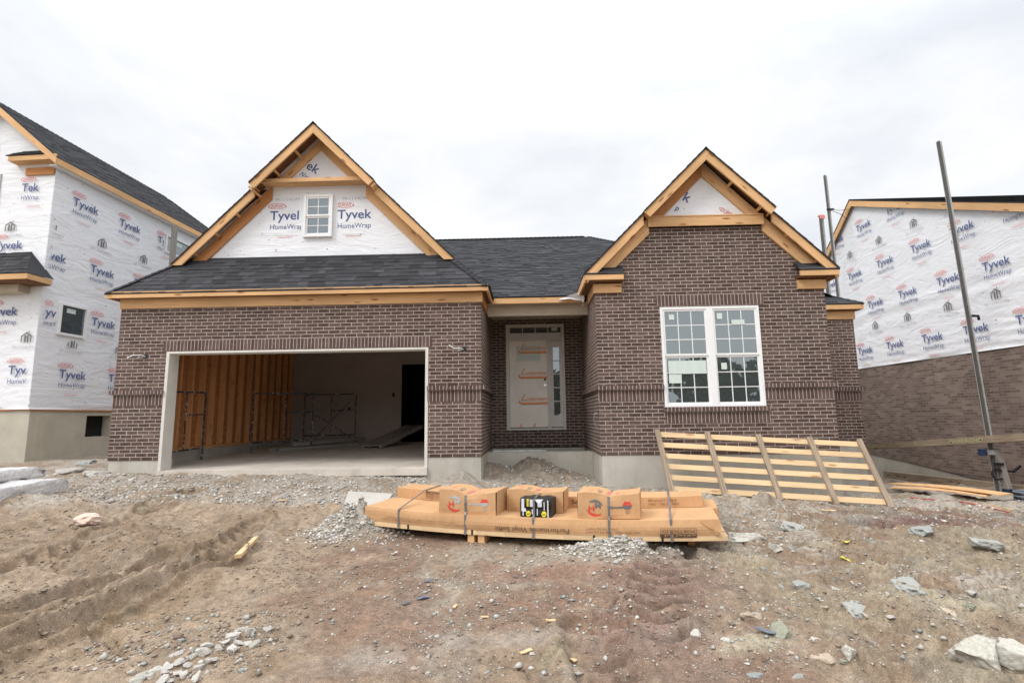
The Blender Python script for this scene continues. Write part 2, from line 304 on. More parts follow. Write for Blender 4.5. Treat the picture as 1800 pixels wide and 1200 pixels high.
def glass_mat(name, tint, refl):
    m, nt, N, L, b = new_mat(name); b.inputs['Base Color'].default_value = (*tint, 1); b.inputs['Roughness'].default_value = .3
    g = N.new('ShaderNodeBsdfGlossy'); g.inputs['Roughness'].default_value = .015; g.inputs['Color'].default_value = (.86, .96, 1, 1)
    wv = N.new('ShaderNodeBump'); wv.inputs['Strength'].default_value = .05; wv.inputs['Distance'].default_value = .02; L.new(noise(N, L, 1.6, 2, objco(N)), wv.inputs['Height']); L.new(wv.outputs[0], g.inputs['Normal'])
    fr = N.new('ShaderNodeFresnel'); fr.inputs[0].default_value = 1.45; ad = N.new('ShaderNodeMath'); ad.operation = 'ADD'; L.new(fr.outputs[0], ad.inputs[0]); ad.inputs[1].default_value = refl; ad.use_clamp = True
    mx = N.new('ShaderNodeMixShader'); L.new(ad.outputs[0], mx.inputs[0]); L.new(b.outputs[0], mx.inputs[1]); L.new(g.outputs[0], mx.inputs[2]); L.new(mx.outputs[0], N['Material Output'].inputs[0]); return m
M_glass = glass_mat('window glass', (.035, .045, .045), .17)
def ground_mat():
    m, nt, N, L, b = new_mat('site soil'); o = objco(N)
    a = N.new('ShaderNodeVertexColor'); a.layer_name = 'Col'
    col = mixc(N, L, 1, a.outputs[0], ramp(N, L, noise(N, L, 18, 5, o, .62), .34, .78, .66, 1.18), 'MULTIPLY')
    col = mixc(N, L, 1, col, ramp(N, L, noise(N, L, 110, 2, o, .6), .36, .78, .64, 1.2), 'MULTIPLY')
    # small flat chips pressed into the soil
    hs = None
    for sc, lo, dens in ((30, .13, .52), (62, .16, .46)):
        v = N.new('ShaderNodeTexVoronoi'); v.inputs['Scale'].default_value = sc; L.new(o, v.inputs[0]); gm = noise(N, L, 2.2, 5, o, .75)
        msk = ramp(N, L, v.outputs['Distance'], lo, 1, lo + .03, 0); m2 = N.new('ShaderNodeMath'); m2.operation = 'MULTIPLY'; L.new(msk, m2.inputs[0]); L.new(ramp(N, L, gm, dens, 0, dens + .06, .85), m2.inputs[1])
        pc = mixc(N, L, v.outputs['Color'], (.26, .21, .17), (.66, .63, .58)); col = mixc(N, L, m2.outputs[0], col, pc); hs = m2.outputs[0]
    L.new(col, b.inputs['Base Color']); b.inputs['Roughness'].default_value = .95; b.inputs['Specular IOR Level'].default_value = .2
    b1 = bump(N, L, b, noise(N, L, 12, 6, o, .62), .55, .026); b2 = bump(N, L, b, hs, .7, .012, b1); bump(N, L, b, noise(N, L, 80, 2, o, .5), .3, .003, b2); return m
M_ground = ground_mat()
def stone_mat(name, c, c2):
    m, nt, N, L, b = new_mat(name); o = objco(N); oi = N.new('ShaderNodeObjectInfo')
    col = mixc(N, L, oi.outputs['Random'], c, c2); col = mixc(N, L, 1, col, ramp(N, L, noise(N, L, 14, 6, o, .65), .3, .72, .72, 1.2), 'MULTIPLY')
    L.new(col, b.inputs['Base Color']); b.inputs['Roughness'].default_value = .92; b.inputs['Specular IOR Level'].default_value = .2; bump(N, L, b, noise(N, L, 30, 6, o, .7), .6, .01); return m
M_st = {'grey': stone_mat('grey limestone', (.40, .375, .34), (.58, .55, .51)), 'blue': stone_mat('blue grey shale', (.29, .31, .30), (.40, .40, .37)), 'tan': stone_mat('tan stone', (.43, .35, .27), (.52, .43, .34)),
        'white': stone_mat('pale stone', (.46, .44, .38), (.54, .52, .46)), 'green': stone_mat('greenish shale', (.27, .28, .21), (.34, .34, .27))}
def gravel_mat():
    m, nt, N, L, b = new_mat('mixed gravel'); a = N.new('ShaderNodeVertexColor'); a.layer_name = 'Col'
    col = mixc(N, L, 1, a.outputs[0], ramp(N, L, noise(N, L, 60, 3, objco(N), .6), .3, .8, .7, 1.15), 'MULTIPLY'); L.new(col, b.inputs['Base Color']); b.inputs['Roughness'].default_value = .95; return m
M_gravel = gravel_mat()
M_scaf = None
def scaf():
    m, nt, N, L, b = new_mat('splattered scaffold paint'); o = objco(N)
    k = ramp(N, L, noise(N, L, 16, 4, o, .7), .53, 0, .62, 1); col = mixc(N, L, k, (.03, .035, .05), (.60, .59, .57)); L.new(col, b.inputs['Base Color']); b.inputs['Roughness'].default_value = .6; return m
M_scaf = scaf()
M_leaf = plain('dark leaves', (.05, .075, .03), .8, .5, 3, 0)
M_trunk = plain('bark', (.10, .075, .055), .9, .3, 6, .3)

# ------------------------------------------------------------ mesh builder
class MB:
    def __init__(s): s.v = []; s.f = []; s.uv = []; s.mi = []; s.tone = []; s.mats = []
    def m(s, mat):
        if mat not in s.mats: s.mats.append(mat)
        return s.mats.index(mat)
    def face(s, pts, mat, uv=None, tone=.5):
        i = len(s.v); s.v += [tuple(p) for p in pts]; s.f.append(tuple(range(i, i + len(pts)))); s.mi.append(s.m(mat)); s.tone.append(tone)
        if uv is None:
            a = Vector(pts[1]) - Vector(pts[0]); b = Vector(pts[2]) - Vector(pts[0]); n = a.cross(b); ax, ay, az = abs(n.x), abs(n.y), abs(n.z)
            if az >= ax and az >= ay: uv = [(p[0], p[1]) for p in pts]
            elif ay >= ax: uv = [(p[0], p[2] + .71) for p in pts]
            else: uv = [(p[1] + .05, p[2] + .71) for p in pts]
        s.uv.append(uv)
    def hexa(s, c, mat, L=None):
        """c: 8 corners, bottom ring then top ring; L = index pair direction of the grain (0: edge 0-1, 1: edge 1-2, 2: edge 0-4)"""
        c = [Vector(p) for p in c]; d = [c[1] - c[0], c[2] - c[1], c[4] - c[0]]
        if L is None: L = max(range(3), key=lambda i: d[i].length)
        ax = [v.normalized() if v.length > 0 else Vector((1, 0, 0)) for v in d]; o1, o2 = random.random() * 9, random.random() * 9
        oth = [i for i in range(3) if i != L]
        for q, nrm in (((0, 3, 2, 1), 2), ((4, 5, 6, 7), 2), ((0, 1, 5, 4), 1), ((2, 3, 7, 6), 1), ((1, 2, 6, 5), 0), ((3, 0, 4, 7), 0)):
            w = oth[0] if nrm == oth[1] else oth[1]
            if nrm == L: uv = [((c[k] - c[0]).dot(ax[oth[0]]) * .2 + o1, (c[k] - c[0]).dot(ax[oth[1]]) + o2) for k in q]
            else: uv = [((c[k] - c[0]).dot(ax[L]) + o1, (c[k] - c[0]).dot(ax[w]) + o2 + nrm * .3) for k in q]
            s.face([c[k] for k in q], mat, uv)
    def box(s, a, b, mat, L=None, mapuv=False):
        x0, y0, z0 = a; x1, y1, z1 = b
        c = [(x0, y0, z0), (x1, y0, z0), (x1, y1, z0), (x0, y1, z0), (x0, y0, z1), (x1, y0, z1), (x1, y1, z1), (x0, y1, z1)]
        if mapuv:
            for q in ((0, 3, 2, 1), (4, 5, 6, 7), (0, 1, 5, 4), (2, 3, 7, 6), (1, 2, 6, 5), (3, 0, 4, 7)): s.face([c[k] for k in q], mat)
        else: s.hexa(c, mat, L)
    def beam(s, p, q, w, h, mat, up=(0, 0, 1)):
        """bar from p to q (centre line), w across, h along up"""
        p, q = Vector(p), Vector(q); d = (q - p).normalized(); up = Vector(up); sd = d.cross(up).normalized(); u = sd.cross(d).normalized(); a, b = sd * w / 2, u * h / 2
        s.hexa([p - a - b, q - a - b, q + a - b, p + a - b, p - a + b, q - a + b, q + a + b, p + a + b], mat, 0)
    def tube(s, pts, r, mat, n=8, caps=True):
        pts = [Vector(p) for p in pts]; rings = []
        for i, p in enumerate(pts):
            d = (pts[min(i + 1, len(pts) - 1)] - pts[max(i - 1, 0)]).normalized(); a = d.orthogonal().normalized() if i == 0 else (pa - d * pa.dot(d)).normalized(); pa = a; b = d.cross(a)
            rr = r[i] if isinstance(r, (list, tuple)) else r
            rings.append([p + (a * math.cos(t) + b * math.sin(t)) * rr for t in [2 * PI * k / n for k in range(n)]])
        for i in range(len(rings) - 1):
            for k in range(n): s.face([rings[i][k], rings[i][(k + 1) % n], rings[i + 1][(k + 1) % n], rings[i + 1][k]], mat, [(0, 0)] * 4)
        if caps: s.face(rings[0][::-1], mat, [(0, 0)] * n); s.face(rings[-1], mat, [(0, 0)] * n)
    def prism(s, poly, d, mat, L=(1, 0, 0)):
        """poly (3D points) pushed by vector d; grain along L"""
        poly = [Vector(p) for p in poly]; d = Vector(d); q = [p + d for p in poly]; L = Vector(L).normalized(); n = d.normalized(); w = n.cross(L).normalized(); o1, o2 = random.random() * 9, random.random() * 9
        f = lambda p, a, b: (p.dot(a) + o1, p.dot(b) + o2)
        s.face(poly, mat, [f(p, L, w) for p in poly]); s.face(q[::-1], mat, [f(p, L, w) for p in q[::-1]])
        for i in range(len(poly)):
            j = (i + 1) % len(poly); fc = [poly[i], q[i], q[j], poly[j]]; s.face(fc, mat, [f(p, L, n) if abs((poly[j] - poly[i]).normalized().dot(L)) > .5 else f(p, L, w) for p in fc])
    def add(s, other):
        o = len(s.v); s.v += other.v
        for f, uv, mi, t in zip(other.f, other.uv, other.mi, other.tone):
            s.f.append(tuple(k + o for k in f)); s.uv.append(uv); s.mi.append(s.m(other.mats[mi])); s.tone.append(t)
    def map(s, fn): s.v = [tuple(fn(Vector(p))) for p in s.v]; return s
    def islands(s):
        key = {}; par = list(range(len(s.f)))
        def find(i):
            while par[i] != i: par[i] = par[par[i]]; i = par[i]
            return i
        for fi, f in enumerate(s.f):
            for k in f:
                q = tuple(round(c, 4) for c in s.v[k])
                if q in key: par[find(fi)] = find(key[q])
                else: key[q] = fi
        g = {}
        for fi in range(len(s.f)): g.setdefault(find(fi), []).append(fi)
        out = []
        for fs in g.values():
            m = MB(); m.mats = list(s.mats)
            for fi in fs:
                i = len(m.v); m.v += [s.v[k] for k in s.f[fi]]; m.f.append(tuple(range(i, i + len(s.f[fi])))); m.uv.append(s.uv[fi]); m.mi.append(s.mi[fi]); m.tone.append(s.tone[fi])
            out.append(m)
        return out
    def build(s, name, parent=None, label=None, cat=None, group=None, kind=None, loc=None, smooth=False, bevel=0, merge=False):
        me = bpy.data.meshes.new(name)
        if loc is None: loc = Vector(parent['_o']) if parent is not None else Vector((0, 0, 0))
        loc = Vector(loc)
        me.from_pydata([tuple(Vector(p) - loc) for p in s.v], [], s.f)
        for m in s.mats: me.materials.append(m)
        me.polygons.foreach_set('material_index', s.mi)
        ul = me.uv_layers.new(name='UVMap'); flat = [c for f in s.uv for p in f for c in p]; ul.data.foreach_set('uv', flat)
        if M_shin in s.mats:
            at_ = me.attributes.new('tone', 'FLOAT', 'FACE'); at_.data.foreach_set('value', s.tone)
        if smooth or merge:
            import bmesh
            bm = bmesh.new(); bm.from_mesh(me); bmesh.ops.remove_doubles(bm, verts=bm.verts, dist=1e-5); bm.to_mesh(me); bm.free()
        if smooth: me.polygons.foreach_set('use_smooth', [True] * len(me.polygons))
        me.update()
        o = bpy.data.objects.new(name, me); C.objects.link(o); o['_o'] = tuple(loc)
        if parent is not None: o.parent = parent; o.location = loc - Vector(parent['_o'])
        else: o.location = loc
        tag(o, label, cat, group, kind)
        if bevel:
            b = o.modifiers.new('bevel', 'BEVEL'); b.width = bevel; b.segments = 1; b.limit_method = 'ANGLE'
        return o
def tag(o, label=None, cat=None, group=None, kind=None):
    for k, v in (('label', label), ('category', cat), ('group', group), ('kind', kind)):
        if v: o[k] = v
def thing(name, loc, label, cat, group=None):
    o = bpy.data.objects.new(name, None); C.objects.link(o); o.location = loc; o['_o'] = tuple(loc); o.empty_display_size = .2; tag(o, label, cat, group); return o

# ------------------------------------------------------------ lettering
_tc = {}
def text_geo(s, bold=0):
    k = (s, bold)
    if k not in _tc:
        cu = bpy.data.curves.new('lettering', 'FONT'); cu.body = s; cu.size = 1; cu.offset = bold; cu.resolution_u = 3; ob = bpy.data.objects.new('lettering', cu); C.objects.link(ob)
        bpy.context.view_layer.update(); me = bpy.data.meshes.new_from_object(ob); vs = [tuple(v.co) for v in me.vertices]; fs = [tuple(p.vertices) for p in me.polygons]
        bpy.data.objects.remove(ob); bpy.data.meshes.remove(me); bpy.data.curves.remove(cu)
        x0 = min(v[0] for v in vs); x1 = max(v[0] for v in vs); _tc[k] = ([(v[0] - x0, v[1]) for v in vs], fs, x1 - x0)
    return _tc[k]
def put_text(mb, s, fn, mat, width=None, cap=None, bold=0, shear=0, x=0, y=0, clip=None):
    """fn maps (u, v) on the surface to a point; cap = capital height; width stretches to fit; clip(u, v) False drops a letter face"""
    vs, fs, w = text_geo(s, bold); sy = cap / .73 if cap else width / w; sx = width / w if width else sy
    P = [(x + a * sx + shear * b * sy, y + b * sy) for a, b in vs]
    for f in fs:
        c = [P[k] for k in f]
        if clip and not all(clip(*q) for q in c): continue
        mb.face([fn(*q) for q in c], mat, [(0, 0)] * len(f))
def poly2(mb, pts, fn, mat, clip=None):
    if clip and not all(clip(*q) for q in pts): return
    mb.face([fn(*q) for q in pts], mat, [(0, 0)] * len(pts))
def bar2(mb, x0, y0, x1, y1, fn, mat, clip=None): poly2(mb, [(x0, y0), (x1, y0), (x1, y1), (x0, y1)], fn, mat, clip)
def wrap_logo(mb, x, y, fn, w=.715, rot=0, clip=None, word='Tyvek', word2='HomeWrap'):
    H = w / 3.55; cr, sr = math.cos(rot), math.sin(rot)
    f = lambda a, b: fn(x + a * cr - b * sr, y + a * sr + b * cr)
    cl = (lambda a, b: clip(x + a * cr - b * sr, y + a * sr + b * cr)) if clip else None
    put_text(mb, word, f, M_navy, width=w * (len(word) / 5 if len(word) < 5 else 1), cap=H, bold=.012, clip=cl)
    put_text(mb, word2, f, M_navy, width=w * .97 * (len(word2) / 8), cap=H * .55, bold=-.002, y=-H * 1.02, x=H * .06, clip=cl)
    put_text(mb, 'DUPONT', f, M_red, width=H * 1.35, cap=H * .36, x=.05 * H, y=H * 1.3, clip=cl)
    for s_ in (-1, 1):
        cx = .72 * H + s_ * H * .98
        poly2(mb, [(cx, H * 1.40), (cx - s_ * H * .14, H * 1.50), (cx - s_ * H * .14, H * 1.30)][::s_], f, M_red, cl)
    for k in range(14):     # the thin oval above and below the word
        for sg in (1, -1):
            t0, t1 = PI * k / 14, PI * (k + 1) / 14
            poly2(mb, [(.72 * H + .95 * H * math.cos(t0), H * 1.47 + sg * .32 * H * math.sin(t0)), (.72 * H + .95 * H * math.cos(t1), H * 1.47 + sg * .32 * H * math.sin(t1)),
                       (.72 * H + .89 * H * math.cos(t1), H * 1.47 + sg * .27 * H * math.sin(t1)), (.72 * H + .89 * H * math.cos(t0), H * 1.47 + sg * .27 * H * math.sin(t0))], f, M_redl, cl)
    bar2(mb, H * .6, -H * 1.72, H * 3.0, -H * 1.69, f, M_greyl, cl); bar2(mb, H * .9, -H * 1.92, H * 2.5, -H * 1.86, f, M_redl, cl)
def home_icon(mb, x, y, fn, w=.62, clip=None, icon=True, words='M / I HOMES'):
    f = lambda a, b: fn(x + a, y + b); cl = (lambda a, b: clip(x + a, y + b)) if clip else None; k = w / .62
    put_text(mb, words, f, M_greyl, width=w * len(words) / 11, cap=.062 * k, bold=-.004, x=-w / 2, y=-.20 * k, clip=cl)
    if not icon: return
    for sg in (-1, 1):
        poly2(mb, [(0, .16 * k), (0, .125 * k), (sg * .13 * k, .035 * k), (sg * .13 * k, .07 * k)][::sg], f, M_greyp, cl)
    bar2(mb, .045 * k, .14 * k, .062 * k, .185 * k, f, M_greyp, cl); bar2(mb, -.125 * k, -.07 * k, -.10 * k, .04 * k, f, M_greyp, cl); bar2(mb, .10 * k, -.07 * k, .125 * k, .04 * k, f, M_greyp, cl)
    bar2(mb, -.045 * k, -.07 * k, -.005 * k, .085 * k, f, M_greyp, cl); bar2(mb, .02 * k, -.07 * k, .055 * k, .085 * k, f, M_greyp, cl)

# ------------------------------------------------------------ shingled planes
def clip_poly(p, a, b, c):      # keep a*x + b*y <= c
    out = []
    for i in range(len(p)):
        q, r = p[i], p[(i + 1) % len(p)]; dq, dr = a * q[0] + b * q[1] - c, a * r[0] + b * r[1] - c
        if dq <= 0: out.append(q)
        if dq * dr < 0: t = dq / (dq - dr); out.append((q[0] + (r[0] - q[0]) * t, q[1] + (r[1] - q[1]) * t))
    return out
def clip_to(p, conv):
    n = len(conv)
    for i in range(n):
        a, b = conv[i], conv[(i + 1) % n]; ex, ey = b[0] - a[0], b[1] - a[1]
        p = clip_poly(p, ey, -ex, ey * a[0] - ex * a[1])
        if len(p) < 3: return []
    return p
def shingles(mb, O, U, S, polys, exp=.143, t=.007, seed=1, under=.022):
    """polys: convex, counter-clockwise in (u, s); O + u*U + s*S; normal = U x S"""
    O, U, S = Vector(O), Vector(U).normalized(), Vector(S).normalized(); Nn = U.cross(S).normalized(); rnd = random.Random(seed)
    s0 = min(p[1] for q in polys for p in q); s1 = max(p[1] for q in polys for p in q); u0 = min(p[0] for q in polys for p in q); u1 = max(p[0] for q in polys for p in q)
    P = lambda u, s, n: O + U * u + S * s + Nn * n
    for q in polys:
        mb.face([P(u, s, -under) for u, s in q][::-1], M_deck, [(u, s) for u, s in q][::-1])
        for i in range(len(q)):
            a, b = q[i], q[(i + 1) % len(q)]; mb.face([P(*a, -under), P(*b, -under), P(*b, .004), P(*a, .004)], M_shin, None, .1)
    r = math.floor(s0 / exp)
    while r * exp < s1:
        a, b = r * exp, (r + 1) * exp; base = rnd.random() * .15 + .3
        def slab(ua, ub, tone, th):
            for q in polys:
                c = clip_to([(ua, a), (ub, a), (ub, b), (ua, b)], q)
                if len(c) < 3: continue
                h = lambda s: th + (b - s) / exp * t
                mb.face([P(u, s, h(s)) for u, s in c], M_shin, [(u, s) for u, s in c], tone)
                lo = [p for p in c if abs(p[1] - a) < 1e-6]
                if len(lo) >= 2:
                    x0, x1 = min(p[0] for p in lo), max(p[0] for p in lo); mb.face([P(x0, a, 0), P(x1, a, 0), P(x1, a, h(a)), P(x0, a, h(a))], M_shin, [(x0, 0), (x1, 0), (x1, .01), (x0, .01)], 0)
        u = u0 - rnd.random() * .3
        while u < u1:
            w = rnd.choice((.10, .14, .17, .20, .24, .33)); tab = rnd.random() < .55
            slab(u, u + w, min(1, max(0, base + rnd.uniform(-.28, .45) * (1 if tab else .5))), .005 if tab else .0); u += w
        r += 1

# ------------------------------------------------------------ ground
def axis(lo, hi, a, b, step, g=1.13):
    v = list(np.arange(a, b + 1e-6, step)); s = step; x = a
    while x > lo: s *= g; x -= s; v.insert(0, x)
    s = step; x = v[-1]
    while x < hi: s *= g; x += s; v.append(x)
    return np.array(v)
gx = axis(-600, 600, -6.2, 6.2, .019, 1.035); gy = axis(-600, 700, 2.7, 9.7, .019, 1.04)
XX, YY = np.meshgrid(gx, gy); ZZ = ground_z(XX, YY)
nx, ny = len(gx), len(gy)
vs = np.stack([XX, YY, ZZ], -1).reshape(-1, 3); idx = np.arange(nx * ny).reshape(ny, nx)
fc = np.stack([idx[:-1, :-1], idx[:-1, 1:], idx[1:, 1:], idx[1:, :-1]], -1).reshape(-1, 4)
me = bpy.data.meshes.new('ground'); me.vertices.add(len(vs)); me.vertices.foreach_set('co', vs.ravel()); me.loops.add(fc.size); me.loops.foreach_set('vertex_index', fc.ravel())
me.polygons.add(len(fc)); me.polygons.foreach_set('loop_start', np.arange(0, fc.size, 4)); me.polygons.foreach_set('loop_total', np.full(len(fc), 4)); me.update(); me.validate()
me.polygons.foreach_set('use_smooth', np.ones(len(fc), bool)); me.materials.append(M_ground)
def ground_col(x, y):
    c = np.array([.40, .315, .238])[None, None] * np.ones(x.shape + (1,))
    def blend(col, m): nonlocal c; m = np.clip(m, 0, 1)[..., None]; c = c * (1 - m) + np.array(col)[None, None] * m
    n1 = fbm(x, y, .7, 6, .62); n2 = fbm(x + 30, y - 20, 1.1, 6, .62); n3 = fbm(x - 60, y + 33, 1.6, 6, .65); n4 = fbm(x + 5, y + 77, 4.5, 4, .6)
    near, sand, strip, rock = masks(x, y)
    blend((.475, .435, .375), smooth(-.01, .09, n2) * .75)
    blend((.315, .215, .17), smooth(.03, .12, n1) * .75)
    blend((.40, .28, .21), smooth(.07, .14, n3) * smooth(0, .1, n1) * .7)
    s, st, f = strata(x, y)
    pl_ = rock * smooth(.52, .58, f) * smooth(.0, .03, n2 + .4 * s + .4 * n4); blend((.55, .53, .49), pl_ * .9); blend((.33, .345, .32), rock * smooth(.08, .14, n3) * .7)
    blend((.25, .185, .135), rock * (1 - smooth(.1, .3, f)) * .6)
    blend((.47, .425, .325), rock * (1 - smooth(6.2, 7.4, y)) * smooth(.02, .08, n1 - .3 * n3) * .7)
    for px_, py_, sx, sy, col, k in ((1620, 925, .9, .25, (.26, .175, .16), 1.2), (1500, 905, .6, .2, (.29, .20, .17), .9), (1180, 1030, .42, .75, (.33, .235, .20), 1.0), (1290, 1020, .35, .3, (.33, .245, .21), .8), (960, 1005, .8, .22, (.38, .245, .19), .9), (860, 1075, .5, .2, (.34, .255, .205), .8),
        (1120, 1110, .3, .3, (.36, .26, .235), .9), (880, 1130, .5, .14, (.50, .46, .42), 1.0), (720, 1170, .6, .2, (.48, .43, .38), 1.0), (1330, 1140, .25, .10, (.54, .50, .39), 1.3), (960, 1165, .2, .12, (.47, .43, .32), 1.0), (1700, 1080, .8, .25, (.54, .50, .39), 1.3), (1740, 1150, .6, .2, (.51, .46, .36), 1.3), (1470, 965, .4, .12, (.52, .48, .38), 1.2), (1560, 1005, .35, .12, (.51, .47, .36), 1.1), (1420, 990, .3, .12, (.43, .37, .32), 1.0), (340, 1110, .5, .2, (.36, .27, .19), .8)):
        p = Gb(px_, py_); blend(col, gauss(x, y, p.x, p.y, sx, sy) * k * (1 + 3.2 * n4 + 2 * n2) - .12)
    blend((.485, .40, .315), sand); blend((.36, .275, .195), sand * smooth(.02, .10, n3) * .75); blend((.53, .43, .33), sand * smooth(.03, .12, -n3) * .7)
    blend((.35, .26, .165), sand * gauss(x, y, -3.3, 3.9, .9, .5) * (.6 + 3 * n4))
    sg = strip * (1 - .25 * smooth(0, .1, n2)); blend((.58, .55, .50), sg); blend((.42, .335, .255), strip * smooth(.0, .05, n3 + .3 * n4) * .85); blend((.60, .58, .54), strip * smooth(.05, .12, n4) * .6)
    blend((.62, .60, .56), gauss(x, y, HEAP.x + .05, HEAP.y + .26, .42, .28) * 1.5 - .1 + n4); blend((.58, .56, .52), gauss(x, y, HEAP2.x, HEAP2.y + .2, .5, .2))
    blend((.27, .22, .165), gauss(x, y, 0.05, 10.6, .35, .8) * .8 + n4); blend((.38, .34, .285), gauss(x, y, .2, 10.4, 1.2, .9) * .6)
    fine = (1 + .55 * fbm(x, y, 7, 4, .65)) * (1 + .22 * (vnoise(x * 41, y * 41) - .5)); c = c * fine[..., None] * np.array([.575, .535, .495])
    far = smooth(18, 60, np.hypot(x, y)); blend((.12, .13, .06), far)
    return c
colr = np.concatenate([ground_col(XX, YY), np.ones((ny, nx, 1))], -1).reshape(-1, 4)
ca = me.color_attributes.new('Col', 'FLOAT_COLOR', 'POINT'); ca.data.foreach_set('color', colr.ravel().astype(np.float32))
go = bpy.data.objects.new('ground', me); C.objects.link(go); go['kind'] = 'structure'; go['label'] = 'rough bare soil, sand and broken shale of the building site'

# ------------------------------------------------------------ shared house pieces
def wallY(mb, y, x0, x1, z0, z1, holes, mat):
    xs = sorted({x0, x1} | {v for h in holes for v in (h[0], h[1]) if x0 < v < x1}); zs = sorted({z0, z1} | {v for h in holes for v in (h[2], h[3]) if z0 < v < z1})
    for a, b in zip(xs, xs[1:]):
        for c, d in zip(zs, zs[1:]):
            if any(h[0] <= (a + b) / 2 <= h[1] and h[2] <= (c + d) / 2 <= h[3] for h in holes): continue
            mb.face([(a, y, c), (b, y, c), (b, y, d), (a, y, d)], mat)
def wallX(mb, x, y0, y1, z0, z1, mat): mb.face([(x, y0, z0), (x, y1, z0), (x, y1, z1), (x, y0, z1)], mat)
def sbox(mb, a, b, mat=None):
    """bricks on end: the texture is turned a quarter"""
    mat = mat or M_sold; x0, y0, z0 = a; x1, y1, z1 = b
    c = [(x0, y0, z0), (x1, y0, z0), (x1, y1, z0), (x0, y1, z0), (x0, y0, z1), (x1, y0, z1), (x1, y1, z1), (x0, y1, z1)]
    k = .0075
    for q, n in (((0, 3, 2, 1), 2), ((4, 5, 6, 7), 2), ((0, 1, 5, 4), 1), ((2, 3, 7, 6), 1), ((1, 2, 6, 5), 0), ((3, 0, 4, 7), 0)):
        P = [c[i] for i in q]
        if n == 1: uv = [(p[2] - z0 + k, p[0]) for p in P]
        elif n == 0: uv = [(p[2] - z0 + k, p[1]) for p in P]
        else: uv = [(p[1] - y0 + k, p[0]) if (x1 - x0) > (y1 - y0) else (p[0] - x0 + k, p[1]) for p in P]
        mb.face(P, mat, uv)
def ccw(q): return q if sum(q[i][0] * q[(i + 1) % len(q)][1] - q[(i + 1) % len(q)][0] * q[i][1] for i in range(len(q))) > 0 else q[::-1]
def roof_side(mb, xc, pk, side, polys, seed, y0=9.45, emax=4.0):
    """45 degree roof plane; polys in (distance from ridge, y)"""
    r2 = math.sqrt(2); O = (xc + side * emax, y0, pk - emax); U = (0, side, 0); S = (-side, 0, 1)
    shingles(mb, O, U, S, [ccw([((y - y0) * side, (emax - d) * r2) for d, y in q]) for q in polys], seed=seed)
def sash_window(parent, x0, x1, z0, z1, y, fw, bays, rail, cols, rows, mull=.10, stickers=(), label=None):
    """white frame with upper and lower sashes; every bay has a pane of glass above and below"""
    mb = MB(); dY = .07
    for a, b in (((x0, z0), (x1, z0 + fw)), ((x0, z1 - fw), (x1, z1)), ((x0, z0 + fw), (x0 + fw, z1 - fw)), ((x1 - fw, z0 + fw), (x1, z1 - fw))): mb.box((a[0], y, a[1]), (b[0], y + dY, b[1]), M_white)
    w = (x1 - x0 - 2 * fw - mull * (bays - 1)) / bays
    for i in range(1, bays):
        xm = x0 + fw + i * w + (i - 1) * mull; mb.box((xm, y, z0 + fw), (xm + mull, y + dY, z1 - fw), M_white)
    fr = mb.build('window', parent, label=label)
    for i in range(bays):
        a = x0 + fw + i * (w + mull); b = a + w; s = .035
        for (c, d, yy, nr) in ((rail, z1 - fw, y + .015, rows[0]), (z0 + fw, rail, y + .035, rows[1])):
            sm = MB(); zt = d; zb = c
            for p, q in (((a, zb), (b, zb + s)), ((a, zt - s), (b, zt)), ((a, zb + s), (a + s, zt - s)), ((b - s, zb + s), (b, zt - s))): sm.box((p[0], yy, p[1]), (q[0], yy + .03, q[1]), M_white)
            sm.build('sash', fr)
            gm = MB(); gm.box((a + s, yy + .014, zb + s), (b - s, yy + .020, zt - s), M_glass); gm.build('pane', fr)
            mm = MB(); ax, bx, az, bz = a + s, b - s, zb + s, zt - s; k = .0075
            for j in range(1, cols): xm = ax + (bx - ax) * j / cols; mm.box((xm - k, yy + .006, az), (xm + k, yy + .012, bz), M_white)
            for j in range(1, nr):
                zm = az + (bz - az) * j / nr; e = [ax + (bx - ax) * j2 / cols for j2 in range(cols + 1)]
                for p, q in zip(e, e[1:]): mm.box((p + (k if p > ax else 0), yy + .006, zm - k), (q - (k if q < bx else 0), yy + .012, zm + k), M_white)
            mm.build('muntin', fr)
    for (sx0, sz0, sx1, sz1, yo) in stickers:
        sm = MB(); sm.box((sx0, y + yo, sz0), (sx1, y + yo + .002, sz1), M_stick); sm.build('sticker', fr)
    return fr
def gable(house, xc, pk, yw, y1, y2, n, e, wallmat, belt, horiz_cut=True, red=(), look=.42):
    """boards of an open rake: outer rake boards, inner boards on the wall, lookout blocks"""
    v = .215
    for sd in (-1, 1):
        X = lambda d: xc + sd * d
        m = MB(); m.prism([(X(0), y2, pk - .015), (X(n), y2, pk - n - .015), (X(n - .105), y2, pk - n - .12), (X(0), y2, pk - v - .015)], (0, .04, 0), M_pine, (sd, 0, -1)); m.build('rake_board', house)
        m = MB()
        m.prism([(X(n - .02), y1, pk - n + .005), (X(e), y1, pk - e - .015), (X(e - (v if horiz_cut else .03)), y1, pk - e - (.015 if horiz_cut else .2)), (X(n - .02), y1, pk - n - v + .005)], (0, .04, 0), M_pine, (sd, 0, -1)); m.build('rake_board', house)
        # end piece of the upper overhang
        m = MB(); m.beam((X(n - .075), y2 + .03, pk - n - .055), (X(n - .075), y1 + .03, pk - n - .055), .03, .12, M_pineR, up=(sd, 0, 1)); m.build('rake_return', house)
        d = look
        while d < e - .25:
            yy = y2 if d < n else y1
            m = MB(); z = pk - d - .115; m.beam((X(d), yy + .04, z), (X(d), yw + .02, z), .05, .11, M_pine, up=(sd, 0, 1)); m.build('lookout', house); d += look
    return
